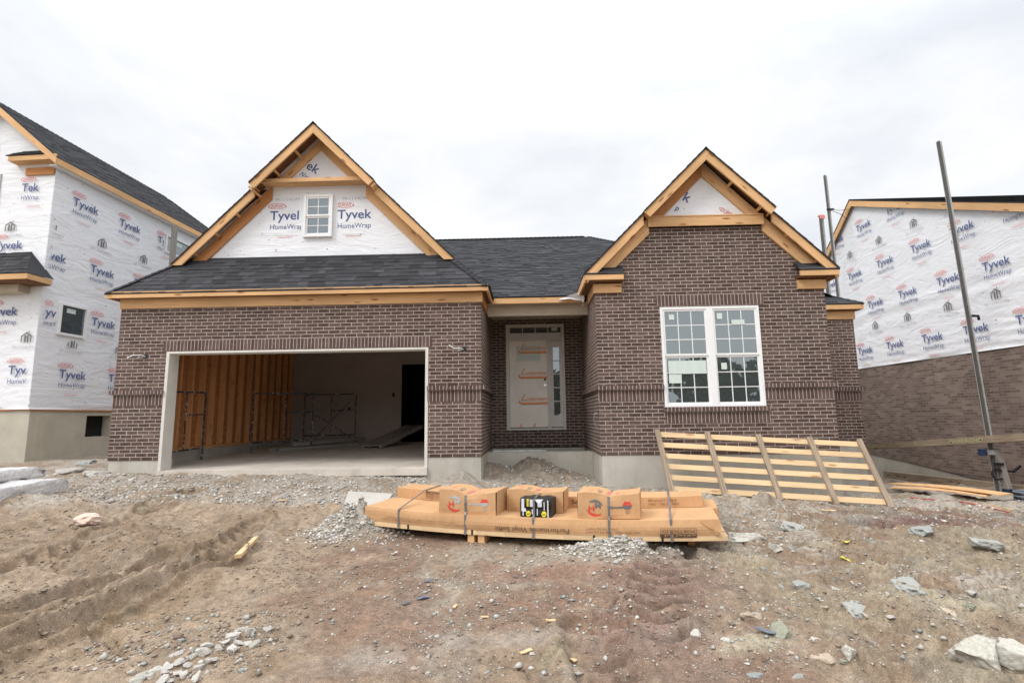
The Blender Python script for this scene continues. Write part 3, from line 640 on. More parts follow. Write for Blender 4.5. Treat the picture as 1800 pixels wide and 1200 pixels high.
# ------------------------------------------------------------ the brick house
H = thing('brick_house', (0, 9.65, -1.2), 'unfinished dark brown brick house with two timber edged front gables and an open garage', 'house')
XL, XR, YF, ZB = -7.79, -.865, 9.65, -.71
WL, WR = 1.28, 5.50
SPLIT = ('foundation', 'eave_fascia', 'frieze_board', 'soffit', 'outlet_box', 'door_handle', 'brick_jamb', 'house_wrap', 'porch_beam', 'garage_door_frame', 'rake_board', 'eave_return', 'front_wall', 'sticker', 'porch_fascia', 'brick_wall')
def part(name, fn, parent=None, **k):
    m = MB(); fn(m); L = [m] if name not in SPLIT or k.get('smooth') else m.islands()
    for q in L: o = q.build(name, parent or H, **k)
    return o
GH = (-6.80, -1.88, -1.0, 1.29); WH = (2.465, 4.27, .13, 1.968); DH = (-.52, .875, -.32, 2.19)
part('brick_wall', lambda m: (wallY(m, YF, XL, XR, ZB, 2.30, [GH], M_brick), wallX(m, XL, YF, 20, ZB, 2.30, M_brick), wallX(m, XR, YF, 12.5, ZB, 2.35, M_brick)))
part('brick_wall', lambda m: wallY(m, 12.5, XR, WL, ZB, 2.35, [DH], M_brick))
def wing(m):
    wallY(m, YF, WL, WR, ZB, 2.2, [WH], M_brick)
    m.face([(WL, YF, 2.2), (WR, YF, 2.2), (WR, YF, 2.60), (4.60, YF, 3.50), (2.18, YF, 3.50), (WL, YF, 2.60)], M_brick)
    wallX(m, WL, YF, 12.5, ZB, 2.6, M_brick); wallX(m, WR, YF, 12.0, ZB, 2.6, M_brick)
part('brick_wall', wing)
part('brick_wall', lambda m: (wallY(m, 12.0, WR, 7.42, ZB, 2.3, [], M_brick), wallX(m, 7.42, 12.0, 20, ZB, 2.3, M_brick), wallY(m, 20, XL, 7.42, -1.5, 2.4, [], M_brick)))
# ledges and bricks on end
for a, b in (((XL - .05, YF - .055, .50), (-6.83, YF, .575)), ((-1.86, YF - .055, .50), (XR + .055, YF, .575)), ((XR, YF, .50), (XR + .055, 12.44, .575)), ((WL - .055, YF - .055, .455), (2.46, YF, .53)), ((4.275, YF - .055, .455), (WR + .055, YF, .53)),
             ((WL - .055, YF, .455), (WL, 12.44, .53)), ((WR, YF, .455), (WR + .055, 11.95, .53)), ((WR + .055, 11.945, .47), (7.475, 12.0, .545)), ((2.44, YF - .05, .045), (4.33, YF, .125))):
    m = MB(); sbox(m, a, b); m.build('brick_ledge', H)
for a, b in (((XL - .004, YF - .006, .292), (-6.83, YF, .498)), ((-1.86, YF - .006, .292), (XR + .006, YF, .498)), ((WL - .006, YF - .006, .247), (2.46, YF, .453)), ((4.275, YF - .006, .247), (WR + .006, YF, .453)), ((WR + .06, 11.994, .262), (7.426, 12.0, .468)),
             ((-6.90, YF - .008, 1.315), (-1.79, YF, 1.521)), ((2.39, YF - .008, 2.0), (4.37, YF, 2.206)), ((2.47, YF - .006, -.168), (4.33, YF, .038))):
    m = MB(); sbox(m, a, b); m.build('soldier_course', H)
part('brick_jamb', lambda m: (m.box((-6.9, YF - .004, -.705), (-6.845, YF, 1.31), M_brick, mapuv=True), m.box((-1.845, YF - .004, -.705), (-1.79, YF, 1.31), M_brick, mapuv=True)))
# foundation
def fnd(m):
    m.box((XL + .02, YF + .012, -2), (-6.80, 10.0, ZB - .002), M_conc); m.box((-1.88, YF + .012, -2), (XR - .01, 10.0, ZB - .002), M_conc); m.box((-6.80, YF + .03, -2), (-1.88, 10.0, -.96), M_conc)
    m.box((XL + .02, 10.0, -2), (-7.5, 20, ZB - .002), M_conc); m.box((-1.1, 10.0, -2), (XR - .01, 13, ZB - .002), M_conc)
    m.box((WL + .02, YF + .012, -2.2), (WR - .02, 9.9, ZB - .002), M_conc); m.box((WL + .02, 9.9, -2.2), (WL + .3, 13, ZB - .002), M_conc); m.box((WR - .3, 9.9, -2.2), (WR - .02, 12.0, ZB - .002), M_conc)
    m.box((WR - .02, 12.02, -2.3), (7.40, 12.3, ZB - .002), M_conc); m.box((7.1, 12.3, -2.3), (7.40, 20, ZB - .002), M_conc)
part('foundation', fnd)
part('porch_wall', lambda m: (m.box((XR - .008, 11.05, -2), (WL + .018, 11.3, -.735), M_conc), m.box((XR - .008, 11.3, -2), (WL + .018, 12.49, -1.0), M_dark), m.box((XR, 12.42, -1.0), (WL, 12.495, -.73), M_conc)))  # the near black block paints the shade of the void behind the wall
part('metal_edging', lambda m: m.box((-.78, 11.26, -.733), (.35, 11.29, -.70), M_steel))
# slab and the inside of the garage
def slab(m):
    c = [(-6.83, 9.6, -1.02), (-1.85, 9.6, -1.02), (-1.85, 9.95, -1.02), (-6.83, 9.95, -1.02)]; m.hexa(c + [(-6.83, 9.6, -.902), (-1.85, 9.6, -.902), (-1.85, 9.95, -.893), (-6.83, 9.95, -.893)], M_slab)
    m.hexa([(-7.5, 9.95, -1.02), (-1.1, 9.95, -1.02), (-1.1, 16.4, -1.02), (-7.5, 16.4, -1.02), (-7.5, 9.95, -.893), (-1.1, 9.95, -.893), (-1.1, 16.4, -.72), (-7.5, 16.4, -.72)], M_slab)
part('garage_floor', slab)
def jamb(m):
    m.box((-6.83, YF - .006, -.895), (-6.775, 9.93, 1.262), M_trim, 2); m.box((-1.905, YF - .006, -.895), (-1.85, 9.93, 1.262), M_trim, 2); m.box((-6.83, YF - .006, 1.262), (-1.85, 9.93, 1.30), M_trim, 0)
part('garage_door_frame', jamb)
def garage_in(m):
    m.box((-7.52, 9.96, -.62), (-7.49, 16.35, 2.12), M_osb, 2)
    y = 10.1
    while y < 16.3: m.box((-7.489, y, -.56), (-7.375, y + .06, 2.12), M_stud, 2); y += .405
    m.box((-7.489, 9.96, -.618), (-7.39, 16.3, -.565), M_stud, 1)
part('stud_wall', garage_in)
part('concrete_curb', lambda m: m.box((-7.5, 9.96, -.95), (-7.37, 16.3, -.621), M_conc))
def bw(m):
    wallY(m, 16.3, -7.49, -1.1, -.95, 2.12, [(-3.95, -3.07, -.28, 1.66)], M_dry); m.face([(-1.1, 9.94, -.95), (-1.1, 16.3, -.95), (-1.1, 16.3, 2.12), (-1.1, 9.94, 2.12)], M_dry)
    m.face([(-7.52, 9.94, 2.12), (-1.1, 9.94, 2.12), (-1.1, 16.3, 2.12), (-7.52, 16.3, 2.12)], M_dry); wallY(m, 9.94, -7.52, -1.1, -.95, 2.12, [(-6.80, -1.88, -1.0, 1.27)], M_dry)
part('drywall', bw)
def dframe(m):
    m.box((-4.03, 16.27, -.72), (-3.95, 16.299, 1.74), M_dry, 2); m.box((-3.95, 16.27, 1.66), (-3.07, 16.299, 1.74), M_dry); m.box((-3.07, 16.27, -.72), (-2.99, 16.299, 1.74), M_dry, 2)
    m.box((-3.95, 16.3, -.72), (-3.07, 16.35, -.28), M_grey); m.box((-4.1, 18.0, -.8), (-2.9, 18.05, 2), M_dark); m.box((-4.1, 16.36, -.8), (-4.05, 18, 2), M_dark); m.box((-2.95, 16.36, -.8), (-2.9, 18, 2), M_dark); m.box((-4.1, 16.36, 1.9), (-2.9, 18, 1.95), M_dark); m.box((-4.1, 16.36, -.32), (-2.9, 18, -.29), M_dark)  # near black panels paint the unlit room beyond the doorway
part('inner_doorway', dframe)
part('outlet_box', lambda m: (m.box((-4.24, 16.28, .66), (-4.17, 16.298, .78), M_blue), m.box((-5.62, 16.28, .25), (-5.55, 16.298, .36), M_blue)))
# eaves of the garage
part('frieze_board', lambda m: m.box((XL - .01, YF - .035, 2.14), (XR + .03, YF - .002, 2.325), M_pine))
part('frieze_board', lambda m: m.box((XR + .002, YF, 2.14), (XR + .032, 10.85, 2.325), M_pineR))
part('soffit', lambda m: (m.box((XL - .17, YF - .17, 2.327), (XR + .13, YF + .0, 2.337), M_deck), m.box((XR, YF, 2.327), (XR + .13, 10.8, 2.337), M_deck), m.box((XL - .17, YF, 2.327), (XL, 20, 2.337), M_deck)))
def eave(m):
    m.box((-7.975, 9.455, 2.315), (-4.6, 9.492, 2.435), M_pine); m.box((-4.597, 9.455, 2.315), (-.715, 9.492, 2.435), M_pine)
part('eave_fascia', eave)
part('eave_fascia', lambda m: m.box((-.752, 9.493, 2.315), (-.715, 10.62, 2.435), M_pine)); part('eave_fascia', lambda m: m.box((-7.975, 9.493, 2.315), (-7.938, 20, 2.435), M_pine))
# roofs
def hipcap(m, p, q, w=.13, drop=.25):
    p, q = Vector(p), Vector(q); L = (q - p).length; d = (q - p).normalized(); k = int(L / .14); sd = d.cross(Vector((0, 0, 1))).normalized()
    for i in range(k):
        a = p + d * (i * .14); b = a + d * .15; t = random.random() * .5 + .15
        for s_ in (-1, 1):
            m.face([a + Vector((0, 0, .030)), a + sd * s_ * w * .75 + Vector((0, 0, -w * drop + .012)), b + sd * s_ * w * .75 + Vector((0, 0, -w * drop + .002)), b + Vector((0, 0, .018))], M_shin, [(0, 0), (w, 0), (w, .15), (0, .15)], t)
        m.face([a + Vector((0, 0, .030)), a + sd * w * .75 + Vector((0, 0, -w * drop + .012)), a - Vector((0, 0, .02)), a - sd * w * .75 + Vector((0, 0, -w * drop + .012))], M_shin, [(0, 0)] * 4, 0)
GW, GR1, GR2, GXC, GPK = 10.38, 10.12, 9.92, -4.33, 6.05
def skirt(m):
    q2 = .93 * math.sqrt(2); shingles(m, (-7.99, 9.445, 2.395), (1, 0, 0), (0, 1, 1), [[(0, 0), (7.28, 0), (7.28 - .93, q2), (.93, q2)]], seed=4)
    hipcap(m, (-7.98, 9.46, 2.41), (-7.09, 10.35, 3.30)); hipcap(m, (-.72, 9.46, 2.41), (-1.61, 10.35, 3.30)); m.box((-7.1, 10.34, 3.29), (-1.6, 10.375, 3.335), M_shin)
part('skirt_roof', skirt)
def groof(m):
    for sd in (-1, 1):
        roof_side(m, GXC, GPK, sd, [[(0, 10.375), (3.65, 10.375), (3.65, 20.1), (0, 20.1)], [(2.72, 10.375), (3.65, 10.375), (3.65, 9.445)], [(1.28, GR1 - .02), (2.90, GR1 - .02), (2.72, 10.375), (1.28, 10.375)], [(0, GR2 - .02), (1.28, GR2 - .02), (1.28, 10.375), (0, 10.375)]], 11 + sd)
    hipcap(m, (GXC, GR2 - .02, GPK - .01), (GXC, 20, GPK - .01), .12, .75)
part('gable_roof', groof)
part('main_roof', lambda m: (shingles(m, (-5, 10.62, 2.45), (1, 0, 0), (0, 1, .6), [ccw([(0, 0), (8.39, 0), (8.39, 3.52 * 1.166), (6.93, 4.98 * 1.166), (0, 4.98 * 1.166)])], seed=21),
     hipcap(m, (3.39, 14.14, 4.56), (1.93, 15.6, 5.44)), hipcap(m, (-4.5, 15.6, 5.45), (1.93, 15.6, 5.45)), m.face([(-5, 15.6, 5.43), (1.93, 15.6, 5.43), (6, 20.2, 2.6), (-5, 20.2, 2.6)], M_shin), m.face([(1.93, 15.6, 5.43), (5.5, 12.0, 3.3), (7.58, 12.2, 2.5), (7.58, 20.2, 2.5), (6, 20.2, 2.6)], M_shin)))
WXC, WPK, WR1, WR2 = 3.39, 4.92, 9.46, 9.30
def wroof(m):
    for sd in (-1, 1): roof_side(m, WXC, WPK, sd, [[(0, 9.66), (2.32, 9.66), (2.32, 14.5), (0, 14.5)], [(1.2, WR1 - .02), (2.32, WR1 - .02), (2.32, 9.66), (1.2, 9.66)], [(0, WR2 - .02), (1.2, WR2 - .02), (1.2, 9.66), (0, 9.66)]], 31 + sd)
    hipcap(m, (WXC, WR2 - .02, WPK - .01), (WXC, 14.4, WPK - .01), .12, .75)
part('gable_roof', wroof)
part('side_roof', lambda m: (shingles(m, (5.3, 11.80, 2.41), (1, 0, 0), (0, 1, .6), [ccw([(0, 0), (2.28, 0), (1.0, 1.28 * 1.166), (0, 1.28 * 1.166)])], seed=41),
     shingles(m, (7.58, 11.80, 2.41), (0, 1, 0), (-1, 0, .6), [ccw([(0, 0), (8, 0), (8, 1.4), (1.28, 1.28 * 1.166)])], seed=42), hipcap(m, (7.57, 11.81, 2.42), (6.3, 13.08, 3.18), .1)))
part('eave_fascia', lambda m: (m.box((WR + .06, 11.81, 2.29), (7.57, 11.845, 2.40), M_pine), m.box((7.535, 11.846, 2.29), (7.57, 20, 2.40), M_pine)))
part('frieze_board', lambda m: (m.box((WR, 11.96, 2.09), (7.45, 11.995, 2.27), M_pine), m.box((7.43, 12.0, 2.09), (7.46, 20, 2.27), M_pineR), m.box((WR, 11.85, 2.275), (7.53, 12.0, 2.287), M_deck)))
# porch
part('eave_fascia', lambda m: m.box((-.713, 10.635, 2.315), (1.12, 10.67, 2.44), M_pine))
part('porch_beam', lambda m: (m.box((XR + .034, 10.86, 2.155), (WL - .002, 10.95, 2.31), M_soffit), m.box((XR + .034, 10.85, 2.095), (WL - .002, 10.96, 2.153), M_soffit), m.box((XR + .002, 10.67, 2.312), (WL, 12.49, 2.33), M_soffit)))
# gable walls under house wrap
def wrapsheet(m, poly, y, mat=None):
    m.face([(x, y, z) for x, z in poly], mat or M_wrap)
part('house_wrap', lambda m: (wrapsheet(m, [(GXC - 3.2, 2.9), (GXC + 3.2, 2.9), (GXC + 1.11, 4.83), (GXC - 1.11, 4.83)], GW), wrapsheet(m, [(GXC - 1.3, 4.82), (GXC + 1.3, 4.82), (GXC + .05, 6.0), (GXC - .05, 6.0)], GW - .015), m.box((GXC - 1.1, GW - .012, 4.832), (GXC + 1.1, GW, 4.845), M_wrap)))
part('house_wrap', lambda m: wrapsheet(m, [(WXC - 1.2, 3.56), (WXC + 1.2, 3.56), (WXC + .05, 4.80), (WXC - .05, 4.80)], YF - .01))
gable(H, GXC, GPK, GW, GR1, GR2, 1.28, 2.90, M_wrap, 4.9); gable(H, WXC, WPK, YF, WR1, WR2, 1.2, 2.30, M_brick, 3.6, False, look=.5)
# inner boards lying on the wall
def inner(xc, yf, zt, d0, d1, w, mat, sd, cut=None):
    """board under the roof line: top edge z = zt - d, d from d0 to d1"""
    m = MB(); X = lambda d: xc + sd * d; m.prism([(X(d0), yf, zt - d0), (X(d1), yf, zt - d1), (X(d1 - w), yf, zt - d1), (X(d0), yf, zt - d0 - w)] if cut is None else [(X(d0), yf, zt - d0), (X(d1), yf, zt - d1), (X(d1 - cut), yf, zt - d1), (X(d0), yf, zt - d0 - w)], (0, .035, 0), mat, (sd, 0, -1)); m.build('inner_rake_board', H)
for sd, m1, m2 in ((-1, M_pine, M_pineR), (1, M_pine, M_pine)):
    inner(GXC, GW - .055, GPK - .16, 0, 1.0, .235, m1, sd); inner(GXC, GW - .045, GPK - .16, 1.0, 2.64, .3, m2, sd)
for sd, m1 in ((-1, M_pineR), (1, M_pine)):
    inner(WXC, YF - .055, WPK - .16, 0, 1.06, .26, m1, sd); m = MB(); X = lambda d: WXC + sd * d; m.prism([(X(1.06), YF - .05, 3.70), (X(2.02), YF - .05, 2.74), (X(1.72), YF - .05, 2.74), (X(1.06), YF - .05, 3.38)], (0, .045, 0), M_pine, (sd, 0, -1)); m.build('inner_rake_board', H)
part('belt_board', lambda m: m.box((GXC - 1.14, GW - .26, 4.86), (GXC + 1.14, GW - .02, 4.94), M_pine))
part('belt_board', lambda m: (m.box((WXC - 1.08, YF - .09, 3.505), (WXC + 1.08, YF - .055, 3.685), M_pine), m.box((WXC - 1.08, YF - .10, 3.688), (WXC + 1.08, YF - .02, 3.71), M_pine)))
# eave returns of the wing
for sd in (-1, 1):
    X = lambda d: WXC + sd * d; a, b = sorted((X(2.30), X(1.60)))
    part('return_fascia', lambda m: m.box((a, 9.44, 2.47), (b, 9.475, 2.57), M_pine)); c, d = sorted((X(2.12), X(1.62)))
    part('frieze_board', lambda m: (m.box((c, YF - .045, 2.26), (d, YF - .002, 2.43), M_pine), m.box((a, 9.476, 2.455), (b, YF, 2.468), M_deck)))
    part('return_roof', lambda m: shingles(m, (a - .01, 9.43, 2.575), (1, 0, 0), (0, 1, .9), [[(0, 0), (b - a + .02, 0), (b - a + .02, .29), (0, .29)]], seed=51 + sd, exp=.10))
part('eave_fascia', lambda m: (m.box((1.07, 9.50, 2.44), (1.105, 10.95, 2.575), M_pine), m.box((5.675, 9.50, 2.44), (5.71, 12, 2.575), M_pine)))
part('frieze_board', lambda m: (m.box((WL - .032, YF - .04, 2.26), (WL - .002, 10.86, 2.43), M_pine), m.box((1.106, 9.5, 2.435), (WL, 10.9, 2.445), M_deck), m.box((WR + .002, YF - .04, 2.26), (WR + .03, 12, 2.43), M_pine), m.box((WR, 9.5, 2.435), (5.67, 12, 2.445), M_deck)))
# windows
sash_window(H, 2.465, 4.27, .13, 1.968, YF - .02, .045, 2, 1.06, 3, (3, 3), .12, label='large twin window with white grilles in the brick wing',
    stickers=[(2.62, 1.73, 2.72, 1.83, .012), (3.50, 1.73, 3.60, 1.84, .012), (3.76, 1.62, 4.0, 1.71, .012), (3.53, .80, 3.63, .92, .032), (2.57, .73, 3.26, .97, .032), (2.57, .56, 2.80, .72, .032)])
sash_window(H, GXC - .30, GXC + .31, 3.74, 4.655, GW - .07, .05, 1, 4.19, 2, (2, 2), label='small white attic window in the wrapped gable')
# front door
def dfr(m):
    y = 12.46; m.box((-.52, y, -.32), (-.445, 12.56, 2.19), M_trim, 2); m.box((.82, y, -.32), (.875, 12.56, 2.19), M_trim, 2); m.box((-.445, y, 2.12), (.82, 12.56, 2.19), M_trim); m.box((-.445, y, 1.80), (.82, 12.56, 1.855), M_trim)
    m.box((-.445, y, -.32), (.82, 12.56, -.275), M_trim); m.box((.458, y, -.275), (.53, 12.56, 1.80), M_trim, 2); m.box((-.445, 12.5, -.27), (.82, 12.505, -.255), M_black)
FR = part('door_frame', dfr)
def drp(m):
    m.box((-.44, 12.50, -.265), (.455, 12.54, 1.795), M_door, 2)
    for x0, x1, z0, z1 in ((-.33, -.03, -.13, .33), (.06, .35, -.13, .33), (-.33, -.03, .45, 1.10), (.06, .35, .45, 1.10)):
        for a, b in (((x0, z0), (x1, z0 + .018)), ((x0, z1 - .018), (x1, z1)), ((x0, z0 + .018), (x0 + .018, z1 - .018)), ((x1 - .018, z0 + .018), (x1, z1 - .018))): m.box((a[0], 12.492, a[1]), (b[0], 12.4995, b[1]), M_door)
DR = part('front_door', drp, label='pale front door covered in film with orange script')
part('door_pane', lambda m: m.box((-.27, 12.49, 1.31), (.30, 12.499, 1.67), M_stick), DR)
def script(m):
    f = lambda a, b: Vector((a, 12.483, b))
    for z, part_ in ((1.545, 0), (.945, 0), (.335, 0), (-.262, 1)):
        if part_: put_text(m, 'L  l', f, M_orange, width=.34, cap=.10, bold=-.01, shear=.55, x=-.22, y=z); continue
        put_text(m, 'L', f, M_orange, width=.10, cap=.17, bold=-.012, shear=.55, x=-.18, y=z + .03); put_text(m, 'umbermens', f, M_orange, width=.50, cap=.10, bold=-.006, shear=.45, x=-.08, y=z + .03)
        bar2(m, -.21, z - .035, .45, z - .005, f, M_orl); bar2(m, -.18, z - .055, .45, z - .035, f, M_orange); poly2(m, [(-.21, z - .035), (-.235, z + .05), (-.22, z + .05), (-.18, z - .035)], f, M_orange)
part('film_print', script, DR)
def knob(m):
    for z, r, l, mt in ((.86, .028, .02, M_black), (.72, .034, .06, M_metal)):
        m.tube([(.40, 12.50, z), (.40, 12.5 - l * .5, z), (.40, 12.5 - l, z)], [r * .7, r * .6, r], mt, 14)
part('door_handle', knob, DR)
def sl(m):
    for a, b in (((.533, -.27), (.60, 1.79)), ((.75, -.27), (.817, 1.79)), ((.60, -.27), (.75, .02)), ((.60, 1.63), (.75, 1.79))): m.box((a[0], 12.50, a[1]), (b[0], 12.53, b[1]), M_trim)
SL = part('sidelight', sl)
part('pane', lambda m: m.box((.60, 12.515, .02), (.75, 12.52, 1.63), M_glass), SL)
part('muntin', lambda m: [m.box((.60, 12.50, .02 + k * .322 - .012), (.75, 12.514, .02 + k * .322 + .012), M_trim) for k in range(1, 5)], SL)
TR = part('transom', lambda m: [m.box((a, 12.50, 1.857), (b, 12.53, 2.118), M_trim) for a, b in ((-.443, -.425), (.80, .818))])
part('pane', lambda m: m.box((-.425, 12.515, 1.857), (.80, 12.52, 2.118), M_glass), TR)
part('muntin', lambda m: [m.box((-.425 + k * .306 - .008, 12.505, 1.95), (-.425 + k * .306 + .008, 12.514, 2.118), M_trim) for k in range(1, 4)], TR)
part('protective_film', lambda m: m.box((-.425, 12.510, 1.86), (.80, 12.5135, 1.985), M_plast), TR); part('sticker', lambda m: m.box((.58, 12.508, 2.03), (.72, 12.512, 2.11), M_stick), TR)
# loose cables where the wall lamps will hang
for x, z, s in ((-7.33, 1.22, -1), (-1.28, 1.25, -1)):
    part('cable', lambda m: (m.tube([(x + .08, YF + .01, z), (x + .04, YF - .05, z + .02), (x - .08, YF - .10, z + .01), (x - .17, YF - .12, z + (.07 if x > -3 else -.04))], .009, M_white, 6), m.tube([(x + .1, YF + .01, z), (x + .02, YF - .06, z - .02), (x - .02, YF - .07, z - .04)], .006, M_steel, 6), m.box((x + .05, YF - .004, z - .04), (x + .14, YF - .001, z + .04), M_black)))
part('cable', lambda m: m.tube([(WL + .0, 10.0, .05), (WL - .05, 10.0, .02), (WL - .06, 10.02, -.08), (WL - .03, 10.04, -.2)], .006, M_steel, 6))
# lettering on the two gables
def glet(m):
    f = lambda a, b: Vector((a, GW - .004, b)); c1 = lambda a, b: a < GXC - .36 and abs(a - GXC) < 3.0; c2 = lambda a, b: a > GXC + .37 and abs(a - GXC) < 3.0
    x1 = at(474.4, 387, 'Y', GW); x2 = at(593, 384.6, 'Y', GW); wrap_logo(m, x1.x, x1.z, f, .72, clip=c1); wrap_logo(m, x2.x, x2.z, f, .72, clip=c2)
    c3 = lambda a, b: abs(a - GXC) > .42 and abs(a - GXC) < 1.2 and b < 4.64
    home_icon(m, GXC - .62, 4.76, f, .62, c3, icon=False); home_icon(m, GXC + .83, 4.76, f, .66, c3, icon=False)
    p = at(392, 395, 'Y', GW); wrap_logo(m, p.x - .35, p.z - .1, f, .72, rot=.55, clip=lambda a, b: 6.05 - .25 - abs(a - GXC) > b and a < p.x + .55)
    f2 = lambda a, b: Vector((a, GW - .02, b)); p = at(553, 307, 'Y', GW); wrap_logo(m, p.x - .715 * math.cos(-.55) + .05, p.z + .37 + .0, f2, .715, rot=-.55, clip=lambda a, b: b > 4.88 and abs(a - GXC) < 5.62 - b)
part('wrap_print', glet)
def wlet(m):
    f = lambda a, b: Vector((a, YF - .016, b)); cl = lambda a, b: b > 3.72 and abs(a - WXC) < 4.49 - b
    
    for px_, py_, ch, cp in ((1199, 352, 'k', .20), (1186, 369, 'p', .11)):
        p = at(px_, py_, 'Y', YF); put_text(m, ch, (lambda q: lambda a, b: f(q.x + a * .86 + b * .5, q.z - a * .5 + b * .86))(p), M_navy, cap=cp, bold=.012)
    p = at(1262, 369, 'Y', YF); put_text(m, '<DUPONT>', lambda a, b: f(p.x + a * .83 + b * .55, p.z - a * .55 + b * .83), M_red, width=.42, cap=.085, clip=None)
part('wrap_print', wlet)

# ------------------------------------------------------------ wrapped house on the left
th = math.radians(2.355); DRv = Vector((math.sin(th), math.cos(th), 0)); NRv = Vector((math.cos(th), -math.sin(th), 0)); LC = Vector((-10.93, 11.34, 0))
def LH(t, s, z): return LC + NRv * t + DRv * s + Vector((0, 0, z))
LHo = thing('wrapped_house', LH(-1.6, 3, -1), 'two storey house in white printed house wrap left of the brick house', 'house')
def lbox(m, a, b, mat, L=None):
    t0, s0, z0 = a; t1, s1, z1 = b; m.hexa([LH(t0, s0, z0), LH(t1, s0, z0), LH(t1, s1, z0), LH(t0, s1, z0), LH(t0, s0, z1), LH(t1, s0, z1), LH(t1, s1, z1), LH(t0, s1, z1)], mat, L)
def lpart(n, fn, parent=None, **k): return part(n, fn, parent or LHo, **k)
S0 = -.10
def sheet(m, F, u0, u1, v0, v1, step, fold, holes=(), mat=None, top=None):
    nu = max(1, int((u1 - u0) / step)); nv = max(1, int((v1 - v0) / step)); us = sorted(set(list(np.linspace(u0, u1, nu + 1)) + [h for q in holes for h in q[:2]])); vs_ = sorted(set(list(np.linspace(v0, v1, nv + 1)) + [h for q in holes for h in q[2:]]))
    for a, b in zip(us, us[1:]):
        for c, d in zip(vs_, vs_[1:]):
            if any(h[0] <= (a + b) / 2 <= h[1] and h[2] <= (c + d) / 2 <= h[3] for h in holes): continue
            if top and (c + d) / 2 > top((a + b) / 2): continue
            m.face([F(p, q, fold(p, q)) for p, q in ((a, c), (b, c), (b, d), (a, d))], mat or M_wrap, [(a, c), (b, c), (b, d), (a, d)])
def foldL(u, v):
    lo = math.exp(-max(0, v - .33) / .35); n = float(vnoise(np.array(u * .9), np.array(v * 2.0 + 3))); return .022 * lo * math.sin(v * 38 + u * 1.6 + 4 * n) + .010 * (n - .5) + .012 * math.exp(-((v - 3.2 - .03 * u) / .03) ** 2)
lpart('house_wrap', lambda m: sheet(m, lambda s, z, d: LH(.02 + d, s, z), S0 - .045, 7.0, .30, 5.9, .07, foldL, [(.30, 1.06, 2.02, 2.79), (3.4, 4.6, 4.98, 5.55)]), smooth=True)
lpart('house_wrap', lambda m: sheet(m, lambda t, z, d: LH(t, S0 - .02 - d, z), -3.3, .02, .30, 7.7, .07, lambda u, v: foldL(u + 20, v), [(-2.6, -1.34, 4.5, 5.80)], top=lambda t: 7.40 - .85 * abs(t + 1.65)), smooth=True)
lpart('foundation', lambda m: (lbox(m, (-3.3, S0 + .02, -2), (0, 1.36, .30), M_concL), lbox(m, (-3.3, 1.36, .16), (0, 2.08, .30), M_concL), lbox(m, (-3.3, 1.36, -2), (0, 2.08, -.36), M_concL), lbox(m, (-3.3, 2.08, -2), (0, 7.0, .30), M_concL), lbox(m, (-3.3, 1.361, -.36), (-.22, 2.079, .16), M_dark)))  # near black back paints the shade in the vent recess
lpart('sill_board', lambda m: (lbox(m, (.0, S0, .275), (.03, 7.0, .30), M_pineR, 1), lbox(m, (-3.3, S0 - .02, .275), (0, S0 + .0, .30), M_pineR, 0)))
def lroof(m):
    k = math.hypot(1, .85); L = 6.0
    shingles(m, LH(.22, S0 - .24, 6.03), DRv, Vector((-NRv.x, -NRv.y, .85)), [ccw([(0, 0), (7.6, 0), (5.75, 1.87 * k), (0, 1.87 * k)])], seed=61)
    a = LH(-3.52, S0 - .24, 6.03); m.face([a, LH(-1.65, S0 - .24, 7.62), LH(-1.65, 5.4, 7.62), LH(-3.52, 7.26, 6.03)], M_shin); m.face([LH(.22, 7.26, 6.03), LH(-1.65, 5.4, 7.62), LH(-3.52, 7.26, 6.03)], M_shin)
    hipcap(m, LH(-1.65, S0 - .25, 7.62), LH(-1.65, 5.4, 7.62), .1, .7); hipcap(m, LH(.2, 7.24, 6.04), LH(-1.65, 5.4, 7.62), .1)
lpart('roof', lroof)
lpart('eave_fascia', lambda m: (lbox(m, (.19, S0 - .22, 5.87), (.22, 7.2, 6.02), M_pine, 1), lbox(m, (0, S0 - .2, 5.86), (.19, 7.2, 5.87), M_white)))
def lrake(m):
    s = S0 - .26
    for sd in (-1, 1): m.prism([LH(-1.65, s, 7.60), LH(-1.65 + sd * 1.87, s, 6.02), LH(-1.65 + sd * 1.87, s, 5.86), LH(-1.65, s, 7.42)], DRv * .035, M_pine, NRv * sd - Vector((0, 0, .85)))
lpart('rake_board', lrake)
lpart('eave_return', lambda m: (lbox(m, (-1.0, S0 - .24, 6.0), (.19, S0 - .21, 6.12), M_pine, 0), lbox(m, (-1.0, S0 - .21, 6.0), (.19, S0 - .0, 6.02), M_pine, 0)))
lpart('return_roof', lambda m: shingles(m, LH(-1.05, S0 - .26, 6.13), NRv, Vector((DRv.x, DRv.y, .9)), [[(0, 0), (.95, 0), (.75, .3), (.2, .3)]], seed=64, exp=.1))
lpart('corner_board', lambda m: lbox(m, (-.72, S0 - .06, 5.72), (-.01, S0 - .035, 5.90), M_pineR, 0))
